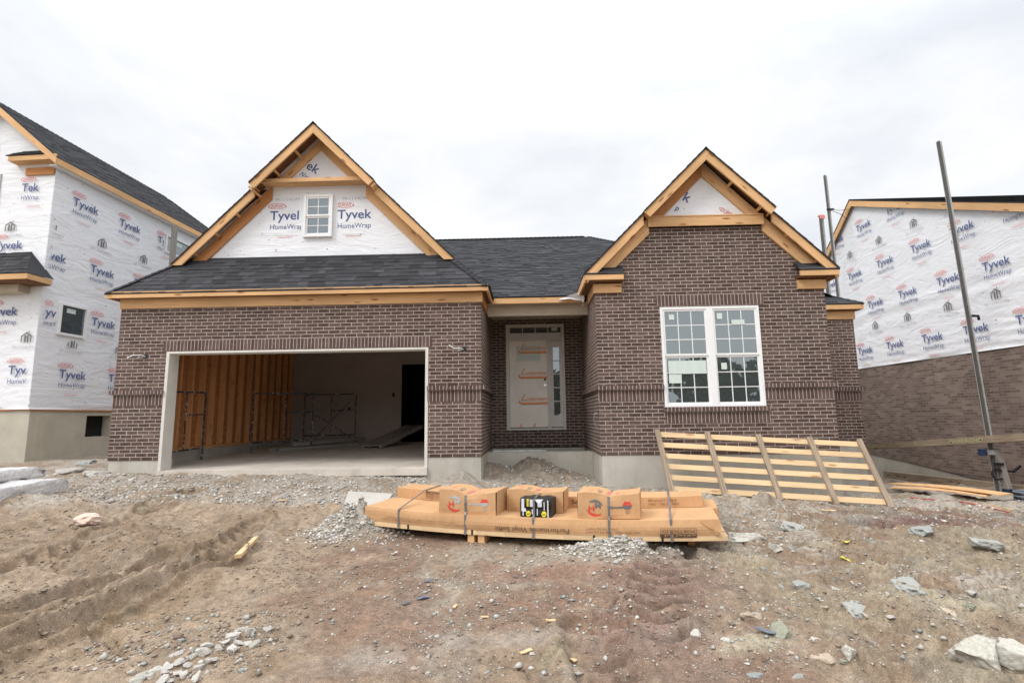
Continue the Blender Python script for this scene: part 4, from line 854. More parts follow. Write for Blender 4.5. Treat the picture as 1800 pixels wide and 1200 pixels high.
def lwin(n, F, a, b, z0, z1, w=.05, cols=1):
    """F(u, z, d) = point, d outwards"""
    fr = MB(); P = lambda u0, u1, q0, q1, d0, d1, mat: fr.hexa([F(u0, q0, d0), F(u1, q0, d0), F(u1, q0, d1), F(u0, q0, d1), F(u0, q1, d0), F(u1, q1, d0), F(u1, q1, d1), F(u0, q1, d1)], mat)
    P(a, b, z0, z0 + w, -.06, .045, M_white); P(a, b, z1 - w, z1, -.06, .045, M_white); P(a, a + w, z0 + w, z1 - w, -.06, .045, M_white); P(b - w, b, z0 + w, z1 - w, -.06, .045, M_white)
    f = fr.build('window', LHo); g = MB(); g.face([F(a + w, z0 + w, 0), F(b - w, z0 + w, 0), F(b - w, z1 - w, 0), F(a + w, z1 - w, 0)], M_glass); g.build('pane', f)
    s = MB(); s.face([F(a + w + (b - a) * .2, z1 - w - .16, .004), F(b - w - (b - a) * .35, z1 - w - .16, .004), F(b - w - (b - a) * .35, z1 - w - .05, .004), F(a + w + (b - a) * .2, z1 - w - .05, .004)], M_stick); s.build('sticker', f)
    if cols > 1:
        q = MB(); um = (a + b) / 2; zm = (z0 + z1) / 2; q.face([F(a + w, zm - .02, .01), F(b - w, zm - .02, .01), F(b - w, zm + .02, .01), F(a + w, zm + .02, .01)], M_white); q.face([F(um - .01, z0 + w, .008), F(um + .01, z0 + w, .008), F(um + .01, z1 - w, .008), F(um - .01, z1 - w, .008)], M_white); q.build('muntin', f)
FS = lambda u, z, d: LH(.02 + d, u, z); FF = lambda u, z, d: LH(u, S0 - .02 - d, z)
lwin('w', FS, .31, 1.05, 2.03, 2.78); lwin('w', FS, 3.42, 4.58, 4.99, 5.54, cols=1); lwin('w', FF, -2.58, -1.36, 4.52, 5.78, cols=2)
def pent(m):
    k = 1.0; shingles(m, LH(-3.6, S0 - .62, 3.20), NRv, Vector((DRv.x, DRv.y, 1.1)), [ccw([(0, 0), (3.84, 0), (3.84 - .62, .62 * 1.487), (0, .62 * 1.487)])], seed=66)
    m.face([LH(.24, S0 - .62, 3.2), LH(.24, S0, 3.2), LH(-.38, S0, 3.88)], M_shin)
lpart('porch_roof', pent)
lpart('porch_fascia', lambda m: (lbox(m, (-3.6, S0 - .61, 3.07), (.23, S0 - .58, 3.19), M_pine, 0), lbox(m, (.2, S0 - .579, 3.07), (.23, S0 - .03, 3.19), M_pine, 1), lbox(m, (-3.6, S0 - .57, 3.05), (.2, S0 - .03, 3.068), M_deck)))
lpart('porch_beam', lambda m: lbox(m, (-3.6, S0 - .3, 2.88), (-.28, S0 - .05, 3.045), M_soffit, 0))
def llet(m):
    f = lambda a, b: LH(.05, a, b); holes = [(.26, 1.10, 1.98, 2.84), (3.35, 4.65, 4.9, 5.6)]
    cl = lambda a, b: a > S0 + .02 and not any(h[0] < a < h[1] and h[2] < b < h[3] for h in holes) and b < 5.8
    for k in range(-1, 4): wrap_logo(m, .344 + 1.38 * k, 5.19, f, clip=cl); home_icon(m, -.12 + 1.38 * (k + 1), 4.49, f, clip=cl)
    for k in range(-1, 4): wrap_logo(m, 1.0 + 1.385 * k, 3.71, f, clip=cl)
    for k in range(-1, 3): wrap_logo(m, 1.18 + 1.38 * k, 2.40, f, clip=cl); wrap_logo(m, .46 + 1.38 * k, 1.03, f, clip=cl); home_icon(m, .72 + 1.38 * k, 1.84, f, clip=cl)
    g = lambda a, b: LH(a, S0 - .05, b); c2 = lambda a, b: a < -.02
    wrap_logo(m, -.78, 5.33, g, word='Tek', word2='HWrap', clip=c2); home_icon(m, -.95, 4.45, g, clip=c2); wrap_logo(m, -1.30, 3.95, g, clip=c2); wrap_logo(m, -2.2, 6.42, g, clip=c2)
    wrap_logo(m, -1.22, 2.40, g, clip=c2); wrap_logo(m, -.56, 1.07, g, clip=lambda a, b: a < -.10); home_icon(m, -.22, 1.85, g, clip=c2); home_icon(m, -1.6, 1.85, g, clip=c2); wrap_logo(m, -1.95, 1.07, g, clip=c2)
lpart('wrap_print', llet)

# ------------------------------------------------------------ wrapped house on the right
XW = 10.70
RH = thing('wrapped_house', (XW + 3, 13, -1.5), 'house with a printed wrap gable above tan brick right of the brick house', 'house')
def rpart(n, fn, **k): return part(n, fn, RH, **k)
RPY, RPZ = 16.6, 6.80
rtop = lambda y: RPZ - (.436 * (RPY - y) if y < RPY else .78 * (y - RPY)) - .03
def foldR(u, v):
    n = float(vnoise(np.array(u * .8), np.array(v * 1.7 + 8))); lo = math.exp(-max(0, v - 1.37) / .5); return .020 * lo * math.sin(v * 30 + u * 1.3 + 5 * n) + .014 * (n - .5) + .015 * math.sin(v * 13 + u * .7 + 3 * n) * math.exp(-((v - 2.9) / .35) ** 2)
def rwrap(m):
    us = np.linspace(7.5, 20, 150)
    for a, b in zip(us, us[1:]):
        n = 55
        for k in range(n):
            P = []
            for u, t in ((a, k / n), (b, k / n), (b, (k + 1) / n), (a, (k + 1) / n)):
                z = 1.37 + (rtop(u) - 1.37) * t; P.append(((XW - .02 - foldR(u, z), u, z), (u, z)))
            m.face([p[0] for p in P], M_wrap, [p[1] for p in P])
rpart('house_wrap', rwrap, smooth=True)
def rbrick(m):
    m.face([(XW + .0, 7.5, -1.93), (XW + .0, 11.2, -1.80), (XW, 12.9, -1.66), (XW, 15.5, -1.42), (XW, 17, -1.32), (XW, 20, -1.3), (XW, 20, 1.40), (XW, 7.5, 1.40)], M_brick2)
rpart('brick_wall', rbrick)
rpart('foundation', lambda m: m.box((XW + .03, 7.5, -2.6), (XW + .3, 20, -1.2), M_conc))
rpart('front_wall', lambda m: (m.box((XW + .02, 7.5, -1.9), (18, 7.6, 2.85), M_brick2, mapuv=True), m.box((XW + .02, 19.9, -1.9), (18, 20, 4.0), M_brick2, mapuv=True)))
def rroof(m):
    k = math.hypot(1, .436); shingles(m, (XW - .16, 7.0, RPZ + .03 - .436 * 9.6), (1, 0, 0), (0, 1, .436), [[(0, 0), (7.5, 0), (7.5, 9.6 * k), (0, 9.6 * k)]], seed=71)
    m.hexa([(XW - .16, RPY, RPZ + .03 - .02), (18, RPY, RPZ + .01), (18, 20.5, RPZ - 3.03), (XW - .16, 20.5, RPZ - 3.03), (XW - .16, RPY, RPZ + .05), (18, RPY, RPZ + .05), (18, 20.5, RPZ - 2.99), (XW - .16, 20.5, RPZ - 2.99)], M_shin)
rpart('roof', rroof)
def rrake(m):
    x = XW - .15; m.prism([(x, RPY, RPZ), (x, 7.0, RPZ - .436 * 9.6), (x, 7.0, RPZ - .436 * 9.6 - .19), (x, RPY - .03, RPZ - .20)], (.035, 0, 0), M_pine, (0, 1, .436)); m.prism([(x, RPY, RPZ), (x, 20.5, RPZ - .78 * 3.9), (x, 20.5, RPZ - .78 * 3.9 - .22), (x, RPY - .03, RPZ - .20)], (.035, 0, 0), M_pine, (0, 1, -.78))
rpart('rake_board', rrake)
rpart('soffit', lambda m: m.hexa([(XW - .11, 7, RPZ - 4.186 - .17), (XW, 7, RPZ - 4.186 - .17), (XW, RPY, RPZ - .17), (XW - .11, RPY, RPZ - .17), (XW - .11, 7, RPZ - 4.186 - .16), (XW, 7, RPZ - 4.186 - .16), (XW, RPY, RPZ - .16), (XW - .11, RPY, RPZ - .16)], M_deck))
def rlet(m):
    f = lambda a, b: Vector((XW - .055, -a, b)); cl = lambda a, b: b < rtop(-a) - .16 and b > 1.42
    for y in (19.4, 18.0, 16.57, 15.15, 13.7, 12.25, 10.8): wrap_logo(m, -y, 5.72, f, clip=cl)
    for y in (18.65, 17.25, 15.80, 14.36, 13.0, 11.55, 10.1): wrap_logo(m, -y, 4.32, f, clip=cl); home_icon(m, -y + .20, 5.08, f, clip=cl)
    for y in (17.85, 16.42, 15.04, 13.61, 12.23, 10.85): wrap_logo(m, -y, 3.20, f, clip=cl); home_icon(m, -y + .95 - .71, 3.84 if False else 2.58, f, clip=cl)
    for y in (18.5, 17.14, 15.78, 14.36, 13.0, 11.6, 10.3): wrap_logo(m, -y, 1.83, f, clip=cl)
rpart('wrap_print', rlet)

# ------------------------------------------------------------ pump jack poles and walk planks between the houses
M_iron = plain('dark grey steel', (.10, .095, .09), .6, .2, 10, .1); M_galv = plain('dull grey metal', (.40, .40, .385), .6, .12, 9, .1)
def pole(name, p, q, w, label, group=None, top=None, extra=None):
    w *= .8; m = MB(); m.beam(p, q, w, w * .55, M_galv, up=(0, 1, 0)); t = thing(name, p, label, 'scaffold pole', group); m.build('pole_timber', t)
    m = MB(); P, Q = Vector(p), Vector(q); o = Vector((-w * .40, -w * .3, 0)); m.beam(P + o, Q + o, w * .3, w * .7, M_iron, up=(0, 1, 0)); m.build('pole_face', t)
    if extra: extra(t)
    return t
def jack(t):
    b = Vector((9.69, 11.5, -1.66))
    m = MB(); m.beam((9.35, 11.42, -.87), (9.74, 11.42, -.87), .07, .09, M_steel); m.beam((9.68, 11.40, -.80), (9.80, 11.40, -1.60), .10, .10, M_grey, up=(0, 1, 0)); m.build('jack_arm', t)
    m = MB(); m.beam((9.30, 11.36, -.86), (9.42, 11.36, -.86), .09, .13, M_blue); m.beam((9.58, 11.38, -1.22), (9.95, 11.38, -1.26), .05, .05, M_black); m.beam((9.94, 11.38, -1.26), (10.1, 11.38, -1.14), .04, .04, M_black); m.tube([(9.56, 11.38, -1.2), (9.5, 11.38, -1.3), (9.56, 11.38, -1.42), (9.7, 11.38, -1.4)], .02, M_black, 6)
    m.beam((9.58, 11.36, -1.10), (9.72, 11.36, -1.10), .09, .05, M_black); m.build('jack_clamp', t)
    m = MB(); m.beam((9.74, 11.4, -1.64), (10.05, 11.4, -1.66), .14, .07, M_blue); m.box((9.76, 11.3, -1.7), (10.2, 11.5, -1.66), M_black); m.build('jack_foot', t)
    m = MB(); m.tube([(9.60, 11.45, 2.02), (9.68, 11.38, 2.0), (9.74, 11.45, 1.94)], .03, M_black, 6); m.build('clamp', t)
zg = float(ground_z(9.69, 11.5))
P1 = pole('scaffold_pole', (9.69, 11.5, zg - .05), (9.45, 11.5, 6.06), .115, 'tall leaning scaffold pole with a pump jack in front of the tan brick wall', 'scaffold poles by the right house', extra=jack)
P2 = pole('scaffold_pole', (9.75, 16.3, -2.0), (9.68, 16.3, 7.54), .115, 'slim tall scaffold pole behind the right eave tied to the gable by wire', 'scaffold poles by the right house')
P3 = pole('scaffold_pole', (9.75, 16.9, -2.0), (9.77, 16.9, 6.40), .15, 'short thick scaffold pole with a red painted top behind the right eave', 'scaffold poles by the right house')
m = MB(); m.box((9.69, 16.84, 6.405), (9.85, 16.96, 6.44), M_redl); m.box((9.69, 16.815, 6.3), (9.85, 16.84, 6.40), M_redl); m.build('painted_top', P3)
m = MB(); m.box((9.58, 16.2, 6.35), (9.80, 16.24, 6.40), M_black); m.build('clamp', P2)
m = MB(); m.tube([(9.7, 16.25, 6.38), (10.1, 16.4, 6.40), (10.56, 16.6, 6.52)], .008, M_black, 4); m.tube([(9.7, 16.25, 6.36), (10.1, 16.4, 6.28), (10.56, 16.8, 6.25)], .008, M_black, 4); m.build('tie_wire', P2)
m = MB(); m.beam(LH(.35, 3.35, -1), LH(.42, 3.25, 5.72), .13, .09, M_grey, up=(0, 1, 0)); q = m.build('scaffold_pole', label='grey post standing beside the left wrapped wall behind the garage roof', cat='scaffold pole', loc=LH(.35, 3.35, -1))
def plank(name, p, q, w, h, label, letters):
    t = thing(name, p, label, 'scaffold plank', 'walk planks along the right house'); m = MB(); m.beam(p, q, w, h, M_old); m.build('board', t)
    p, q = Vector(p), Vector(q); d = (p - q).normalized(); n = Vector((-1, 0, 0)); u = d.cross(n) if d.cross(n).z > 0 else n.cross(d)
    if letters:
        m = MB()
        for s_, w_, tx in letters: put_text(m, tx, lambda a, b: p - d * (s_ + a) + u * (b - h * .28) + n * (w / 2 + .004), M_paintY, width=w_, cap=h * .55, bold=.03)
        m.build('stencil_lettering', t)
plank('walk_plank', (9.62, 15.4, -.98), (9.62, 9.6, -.43), .28, .145, 'upper weathered walk plank with stencilled letters on the pump jack', [(.1, .75, 'MARRACHO'), (1.95, .12, 'R'), (3.05, .92, 'MARRACHO')])
plank('walk_plank', (10.35, 15.9, -1.83), (10.35, 9.4, -1.62), .25, .24, 'lower weathered plank standing near the ground along the tan brick wall', None)

# ------------------------------------------------------------ scaffold frames, ramp and planks inside the garage
def frame(p, q, h, label, rung=.26):
    p, q = Vector(p), Vector(q); d = (q - p); L = d.length; d.normalize(); Z = Vector((0, 0, 1)); t = thing('scaffolding', p, label, 'scaffold frame', 'scaffold frames in the garage')
    for e in (p, q): m = MB(); m.tube([e, e + Z * h], .021, M_scaf, 8); m.build('post', t)
    m = MB(); m.tube([p + Z * (h - .03), q + Z * (h - .03)], .018, M_scaf, 8); m.build('rail', t); m = MB(); m.tube([p + Z * rung, q + Z * rung], .018, M_scaf, 8); m.build('rail', t)
    m = MB(); i = p + d * L * .52; m.tube([i + Z * rung, i + Z * (h - .03)], .014, M_scaf, 8); m.tube([i + Z * h * .66, q + Z * h * .66], .014, M_scaf, 8); m.build('ladder_rung', t)
    return t
fz = lambda y: -.893 + (y - 9.95) * .02682
frame((-7.2, 10.2, fz(10.2)), (-7.25, 11.62, fz(11.6)), 1.50, 'paint splattered scaffold frame at the left edge of the garage opening')
frame((-6.80, 12.85, fz(12.9)), (-5.72, 13.85, fz(13.9)), 1.50, 'paint splattered scaffold frame standing in the middle of the garage')
t3 = frame((-6.70, 15.6, fz(15.6)), (-5.20, 15.75, fz(15.7)), 1.50, 'dark scaffold frame with cross braces against the garage back wall')
m = MB(); m.tube([(-5.22, 15.70, fz(15.7) + .12), (-6.0, 15.2, fz(15.7) + .75), (-6.4, 14.9, fz(15.7) + 1.0)], .012, M_scaf, 6); m.tube([(-5.74, 13.9, fz(13.9) + .2), (-5.3, 15.6, fz(15.6) + 1.3)], .012, M_scaf, 6); m.build('cross_brace', t3)
t = thing('walk_board', (-4.2, 14.1, fz(14)), 'ribbed aluminium walk board used as a ramp up to the inner doorway', 'ramp')
m = MB(); a, b = Vector((-4.18, 14.0, fz(14) + .07)), Vector((-3.52, 16.25, -.24)); 
m.beam(a, b, .50, .02, M_old); m.build('deck', t); m = MB(); sd = (b - a).cross(Vector((0, 0, 1))).normalized()
for s_ in (-1, 1): m.beam(a + sd * s_ * .27 - Vector((0, 0, .02)), b + sd * s_ * .27 - Vector((0, 0, .02)), .04, .10, M_steel)
for k in range(-2, 3): m.beam(a + sd * k * .09 + Vector((0, 0, .016)), b + sd * k * .09 + Vector((0, 0, .016)), .025, .012, M_steel)
m.build('side_rail', t)
for i, (x0, y0, x1, y1, zz) in enumerate(((-6.6, 13.3, -4.9, 15.4, .05), (-6.3, 13.2, -4.6, 15.2, .05), (-6.1, 13.55, -4.85, 15.5, .16))):
    m = MB(); m.beam((x0, y0, fz(y0) + zz), (x1, y1, fz(y1) + zz), .16, .09, M_grey); m.build('loose_plank', label=('grey plank on the garage floor nearest the stud wall', 'grey plank on the garage floor nearest the doorway ramp', 'grey plank lying on top of two others on the garage floor')[i], cat='plank', group='planks on the garage floor', loc=(x0, y0, fz(y0)))
#PART3
# ------------------------------------------------------------ the strapped delivery of soffit cartons
BO = Vector((-1.82, 6.34, -1.30)); BU = Vector((3.74, -.90, 0)).normalized(); BV = Vector((-BU.y, BU.x, 0))
sag = lambda u: .062 * ((u - 1.85) / 1.95) ** 2
def B(u, v, w): return BO + BU * u + BV * v + Vector((0, 0, w + sag(u)))
def cbox(m, u0, u1, v0, v1, w0, w1, mat, nu=14, nv=4, top=None, front=None, P=None):
    P = P or B; us = np.linspace(u0, u1, nu + 1); vv = np.linspace(v0, v1, nv + 1); top = top or (lambda u, v: 0); front = front or (lambda u, w: 0); NW = 5
    T = lambda u, v: P(u, v + front(u, w1) * (1 if v == v0 else 0), w1 + top(u, v)); W = lambda u, k: w0 + (w1 + top(u, v0) - w0) * k / NW
    for a, b in zip(us, us[1:]):
        for c, d in zip(vv, vv[1:]): m.face([T(a, c), T(b, c), T(b, d), T(a, d)], mat, [(a, c), (b, c), (b, d), (a, d)])
        for k in range(NW):
            m.face([P(a, v0 + front(a, W(a, k)) * (1 if k else 0), W(a, k)), P(b, v0 + front(b, W(b, k)) * (1 if k else 0), W(b, k)), P(b, v0 + (front(b, W(b, k + 1)) if k < NW - 1 else front(b, w1)), W(b, k + 1)), P(a, v0 + (front(a, W(a, k + 1)) if k < NW - 1 else front(a, w1)), W(a, k + 1))], mat, [(a, 0), (b, 0), (b, 1), (a, 1)])
        m.face([P(b, v1, w0), P(a, v1, w0), P(a, v1, w1 + top(a, v1)), P(b, v1, w1 + top(b, v1))], mat, [(0, 0)] * 4); m.face([P(a, v1, w0), P(b, v1, w0), P(b, v0, w0), P(a, v0, w0)], mat, [(0, 0)] * 4)
    for e in (u0, u1):
        for c, d in zip(vv, vv[1:]): m.face([P(e, c, w0), P(e, d, w0), T(e, d), T(e, c)], mat, [(c, 0), (d, 0), (d, 1), (c, 1)])
def flapshade(m, u, v0, v1, w0, w1, s):      # dark face, painted shade of the slot between end flap and side
    e = .004 * s; m.face([B(u + e, v0, w0), B(u + e, v0 + .02, w0 + .02), B(u + e, v0 + .035, w1 - .01), B(u + e, v0, w1 - .005)], M_dark, [(0, 0)] * 4)
n1 = lambda s: (lambda u, v: .010 * (float(vnoise(np.array(u * 2.1 + s), np.array(v * 4 + s))) - .5))
n2 = lambda s: (lambda u, w: -.016 * math.sin(max(0, min(1, (w - .05) / .16)) * PI) * (.3 + float(vnoise(np.array(u * 2.3 + s), np.array(w * 9 + s)))))
t = thing('pallet_base', B(1.9, .5, -.07), 'pale timber board base on small blocks under the strapped cartons', 'pallet')
for v in (0, .22, .44, .66, .88):
    m = MB(); us = np.linspace(-.06, 3.86, 13)
    for a, b in zip(us, us[1:]): m.hexa([B(a, v, 0), B(b, v, 0), B(b, v + .19, 0), B(a, v + .19, 0), B(a, v, .048), B(b, v, .048), B(b, v + .19, .048), B(a, v + .19, .048)], M_pineP, 0)
    m.build('board', t)
for u in (.35, 1.14, 1.26, 2.48, 2.62, 3.5):
    m = MB(); c = [B(u + a, v, w) for w in (-.085 - sag(u), -.001) for a, v in ((0, .02), (.075, .02), (.075, 1.05), (0, 1.05))]; c = [q + BV * (.38 if u in (.35, 3.5) and k % 4 < 2 else 0) for k, q in enumerate(c)]; m.hexa(c, M_pineR if u in (.35, 3.5) else M_pine); m.build('block', t)
def ribbon(m, pts, w=.022, th=.0025, mat=None, du=1):
    mat = mat or M_strap
    for (a, b) in zip(pts, pts[1:]):
        a, b = Vector(a), Vector(b); d = (b - a).normalized(); s = BU * w / 2; nrm = d.cross(BU).normalized() * th
        m.hexa([a - s, b - s, b + s, a + s, a - s + nrm, b - s + nrm, b + s + nrm, a + s + nrm], mat, 0)
for u in (.42, 1.20, 2.55, 3.24): m = MB(); ribbon(m, [B(u, .3, -.004), B(u, -.006, -.004), B(u, -.006, .052), B(u, .02, .052)], .02, mat=M_black); m.build('band', t)
# long cartons
def box_thing(name, label, fn, prints, loc, cat='cardboard box', group='cartons strapped on the timber base'):
    m = MB(); fn(m); t = m.build(name, label=label, cat=cat, group=group, loc=loc)
    for nme, p in prints: q = MB(); p(q); q.build(nme, t)
    return t
def up(u0, w0, v=-.0085):   # upside down print origin at right end
    return lambda a, b: B(u0 - a, v + n2(1)(u0 - a, w0 - b) - .001, w0 - b)
def lf(m):
    cbox(m, -.14, 3.79, 0, .655, .050, .205, M_kraft, 44, 4, n1(1), n2(1)); 
def lfp(m):
    f = up(2.29, .112); put_text(m, 'Performance Vinyl Soffit', f, M_ink, width=.82, cap=.052, bold=-.004)
    f = up(3.57, .072); bar2(m, 0, 0, .35, .035, lambda a, b: f(a, b - .0), M_ink); f2 = up(3.56, .068, -.0105); put_text(m, 'exterior', lambda a, b: f2(a, b - .0), M_kraft, width=.32, cap=.033, bold=.01); put_text(m, 'PORTFOLIO', lambda a, b: f(a + .02, b - .045), M_ink, width=.31, cap=.033, bold=-.008)
    for a0, a1, b0, b1 in ((0, .35, -.058, -.055), (0, .003, -.058, 0), (.347, .35, -.058, 0)): bar2(m, a0, b0, a1, b1, f, M_ink)
    f = up(3.02, .095); put_text(m, 'NET FREE AREA:  T4SS 3.9 SQ IN/FT', f, M_ink, width=.56, cap=.02, bold=-.008); put_text(m, 'T4CS 7.8 SQ IN/FT', lambda a, b: f(a + .22, b - .034), M_ink, width=.33, cap=.02, bold=-.008)
    f = up(1.12, .098); put_text(m, 'CONTENTS: SOFFIT PANELS  STORE FLAT, KEEP DRY AND OUT OF DIRECT SUNLIGHT', f, M_ink, width=1.05, cap=.014, bold=-.008); put_text(m, 'SOFFIT FACING MATERIAL INSIDE  DO NOT STAND ON END', lambda a, b: f(a + .12, b - .024), M_ink, width=.85, cap=.014, bold=-.008)
box_thing('soffit_carton', 'lowest front cardboard carton, longest, printed upside down with big letters', lambda m: (lf(m), flapshade(m, 3.79, 0, 0, .05, .2, 1), flapshade(m, -.14, 0, 0, .05, .2, -1)), [('carton_print', lfp), ('torn_flap', lambda m: (m.face([B(3.60, -.012, .20), B(3.80, -.02, .205), B(3.80, -.03, .075), B(3.70, -.035, .13)], M_kraft), m.face([B(3.66, -.014, .19), B(3.80, -.05, .06), B(3.74, -.018, .062)], M_kraft)))], B(1.8, .3, .05))
box_thing('soffit_carton', 'low cardboard carton behind the longest one, its plain right end sticking out', lambda m: (cbox(m, -.10, 3.85, .66, 1.3, .050, .203, M_kraft, 30, 4, n1(5)), flapshade(m, 3.85, .66, 0, .05, .2, 1)), [], B(1.8, 1, .05))
def ubp(m):
    f = lambda a, b: B(a, .742, b); bar2(m, .30, .282, .62, .312, f, M_ink); put_text(m, 'exterior', lambda a, b: B(a, .739, b), M_kraft, width=.30, cap=.026, bold=.006, x=.31, y=.286); put_text(m, 'PORTFOLIO', f, M_ink, width=.30, cap=.03, bold=-.008, x=.31, y=.238)
    for a0, a1, b0, b1 in ((.30, .62, .228, .231), (.30, .303, .231, .282), (.617, .62, .231, .282)): bar2(m, a0, b0, a1, b1, f, M_ink)
    put_text(m, 'PRODUCT CODE', f, M_ink, width=.32, cap=.026, bold=-.008, x=3.10, y=.275); put_text(m, 'T4SS / T4CS / T4FS', f, M_ink, width=.34, cap=.026, bold=-.008, x=3.10, y=.235); put_text(m, 'Soffit', f, M_ink, width=.20, cap=.05, x=2.20, y=.25)
box_thing('soffit_carton', 'upper long cardboard carton lying behind the three small cartons', lambda m: (cbox(m, -.12, 3.70, .75, 1.22, .206, .325, M_kraft, 30, 4, n1(9)), flapshade(m, 3.70, .75, 0, .206, .32, 1), flapshade(m, -.12, .75, 0, .206, .32, -1)), [('carton_print', ubp)], B(1.8, 1, .2))
def small(u0, u1, v0, v1, w1, label, faded=False, seed=1, dip=.055, full=True):
    uc = (u0 + u1) / 2 + .01; dp = lambda u, v: -dip * math.exp(-abs(u - uc) / .13) + .014 * math.sin((u - u0) * 9) + n1(seed)(u, v)
    fr = lambda u, w: -.018 * math.exp(-abs(u - uc) / .2) * math.sin(max(0, min(1, (w - .2) / .26)) * PI) + .006 * math.sin(u * 17 + w * 9)
    def pr(m):
        f = lambda a, b: B(a, v0 + fr(a, b) - .004, b); g = lambda a, b: B(a, v0 + b, w1 + dp(a, v0 + b) + .003)
        mR, mG = (M_red, M_greyp) if not faded else (M_red, M_greyl)
        cx, cz = u0 + .185, .318
        if full:
            for k in range(12):
                for (t0, r0, mt, a0, a1) in ((0, .088, mR, 185, 320), (0, .088, mG, 20, 140)):
                    q0, q1 = math.radians(a0 + (a1 - a0) * k / 12), math.radians(a0 + (a1 - a0) * (k + 1) / 12); th = lambda q: .004 + .026 * math.sin((q - math.radians(a0)) / math.radians(a1 - a0) * PI)
                    poly2(m, [(cx + r0 * math.cos(q0), cz + r0 * math.sin(q0)), (cx + r0 * math.cos(q1), cz + r0 * math.sin(q1)), (cx + (r0 - th(q1)) * math.cos(q1), cz + (r0 - th(q1)) * math.sin(q1)), (cx + (r0 - th(q0)) * math.cos(q0), cz + (r0 - th(q0)) * math.sin(q0))], f, mt)
            put_text(m, 'H', f, mR, width=.062, cap=.055, bold=.03, x=cx - .07, y=cz - .03); put_text(m, 'M', f, mG, width=.062, cap=.055, bold=.02, x=cx + .0, y=cz + .0)
            bar2(m, uc + .03, .318, uc + .15, .334, f, M_greyp if not faded else M_greyl); poly2(m, [(uc + .0, .326), (uc + .03, .345), (uc + .03, .307)], f, M_greyp if not faded else M_greyl)
        hx, hz = u1 - .13, .345
        poly2(m, [(hx + .052 * math.cos(math.radians(60 * k)), hz + .045 * math.sin(math.radians(60 * k))) for k in range(0, 4)], f, mR if full else M_redl); poly2(m, [(hx + .052 * math.cos(math.radians(60 * k)), hz + .045 * math.sin(math.radians(60 * k))) for k in range(3, 7)], f, mG)
        put_text(m, 'O', f, mG, width=.04, cap=.035, x=hx - .02, y=.262)
        put_text(m, 'G', g, M_redl, width=.06, cap=.07, x=u0 + .09, y=.10, shear=.2); put_text(m, 'PO', lambda a, b: g(u0 + .20 + b * .8, .30 - a * .9 + .0) if False else g(u0 + .20 + b * .7, .06 + a), M_greyp, width=.16, cap=.08, bold=-.01)
        put_text(m, 'ALUMA', lambda a, b: g(u0 + .30 + b, .05 + a), M_redl, width=.26, cap=.05, bold=.01); put_text(m, 'THIS SIDE', lambda a, b: g(uc + .06 + b, .04 + a), M_redl, width=.22, cap=.035); put_text(m, 'UP', lambda a, b: g(uc + .13 + b, .07 + a), M_redl, width=.08, cap=.03); put_text(m, 'T T T T T', g, M_redl, width=.2, cap=.022, x=uc + .10, y=.20)
    def fn(m):
        cbox(m, u0, u1, v0, v1, .208, w1, M_kraft, 26, 8, dp, fr); flapshade(m, u1, v0, 0, .215, w1 - .01, 1); flapshade(m, u0, v0, 0, .215, w1 - .01, -1)
    return box_thing('carton', label, fn, [('carton_print', pr)], B(uc, v0 + .2, .2)), dp
small(.80, 1.47, .02, .50, .475, 'left small cardboard carton with a red and grey round emblem, top sagging under a strap', True, 3, .06)
small(1.52, 2.17, .36, .74, .455, 'middle small cardboard carton behind the black wrapped package', True, 5, .035, False)
small(2.38, 3.03, .06, .52, .480, 'right small cardboard carton with a bold red and grey emblem and crushed corner', False, 8, .05)
# black wrapped package
t = thing('wrapped_package', B(1.9, .1, .2), 'black plastic wrapped package with yellow and white print in front of the middle carton', 'package')
pz = lambda u, w: .012 * math.sin(u * 30 + w * 11) + .008 * math.sin(w * 50)
m = MB(); cbox(m, 1.74, 2.09, .07, .345, .208, .40, M_black, 14, 5, lambda u, v: .006 * math.sin(u * 40 + v * 9), pz); m.build('body', t)
def pk(m):
    f = lambda a, b: B(a, .07 + pz(a, b) * .6 - .012, b); 
    bar2(m, 1.755, .27, 1.785, .40, f, M_silver); bar2(m, 1.85, .318, 1.905, .395, f, M_silver); bar2(m, 1.94, .318, 1.985, .37, f, M_silver); poly2(m, [(1.90, .398), (1.955, .345), (2.0, .398)], f, M_plast); bar2(m, 1.815, .32, 1.84, .40, f, M_yellow); bar2(m, 2.045, .21, 2.058, .39, f, M_silver)
    bar2(m, 2.005, .28, 2.015, .37, f, M_plast); bar2(m, 1.77, .225, 1.78, .27, f, M_plast); poly2(m, [(1.755, .27), (1.81, .262), (1.80, .30), (1.76, .305)], f, M_plast)
    for cx in (1.832, 2.008):
        poly2(m, [(cx + .026 * math.cos(k * PI / 6), .243 + .030 * math.sin(k * PI / 6)) for k in range(12)], f, M_yellow); put_text(m, '60', lambda a, b: f(a, b) - BV * .003, M_black, width=.034, cap=.022, x=cx - .017, y=.232)
    bar2(m, 1.87, .24, 1.885, .29, f, M_silver); bar2(m, 1.93, .23, 1.94, .30, f, M_silver); put_text(m, 'SPEED', lambda a, b: f(1.825 + b * 0 + .0 - .0 + b, .325 + a), M_black, width=.07, cap=.013)
m = MB(); pk(m); m.build('package_print', t)
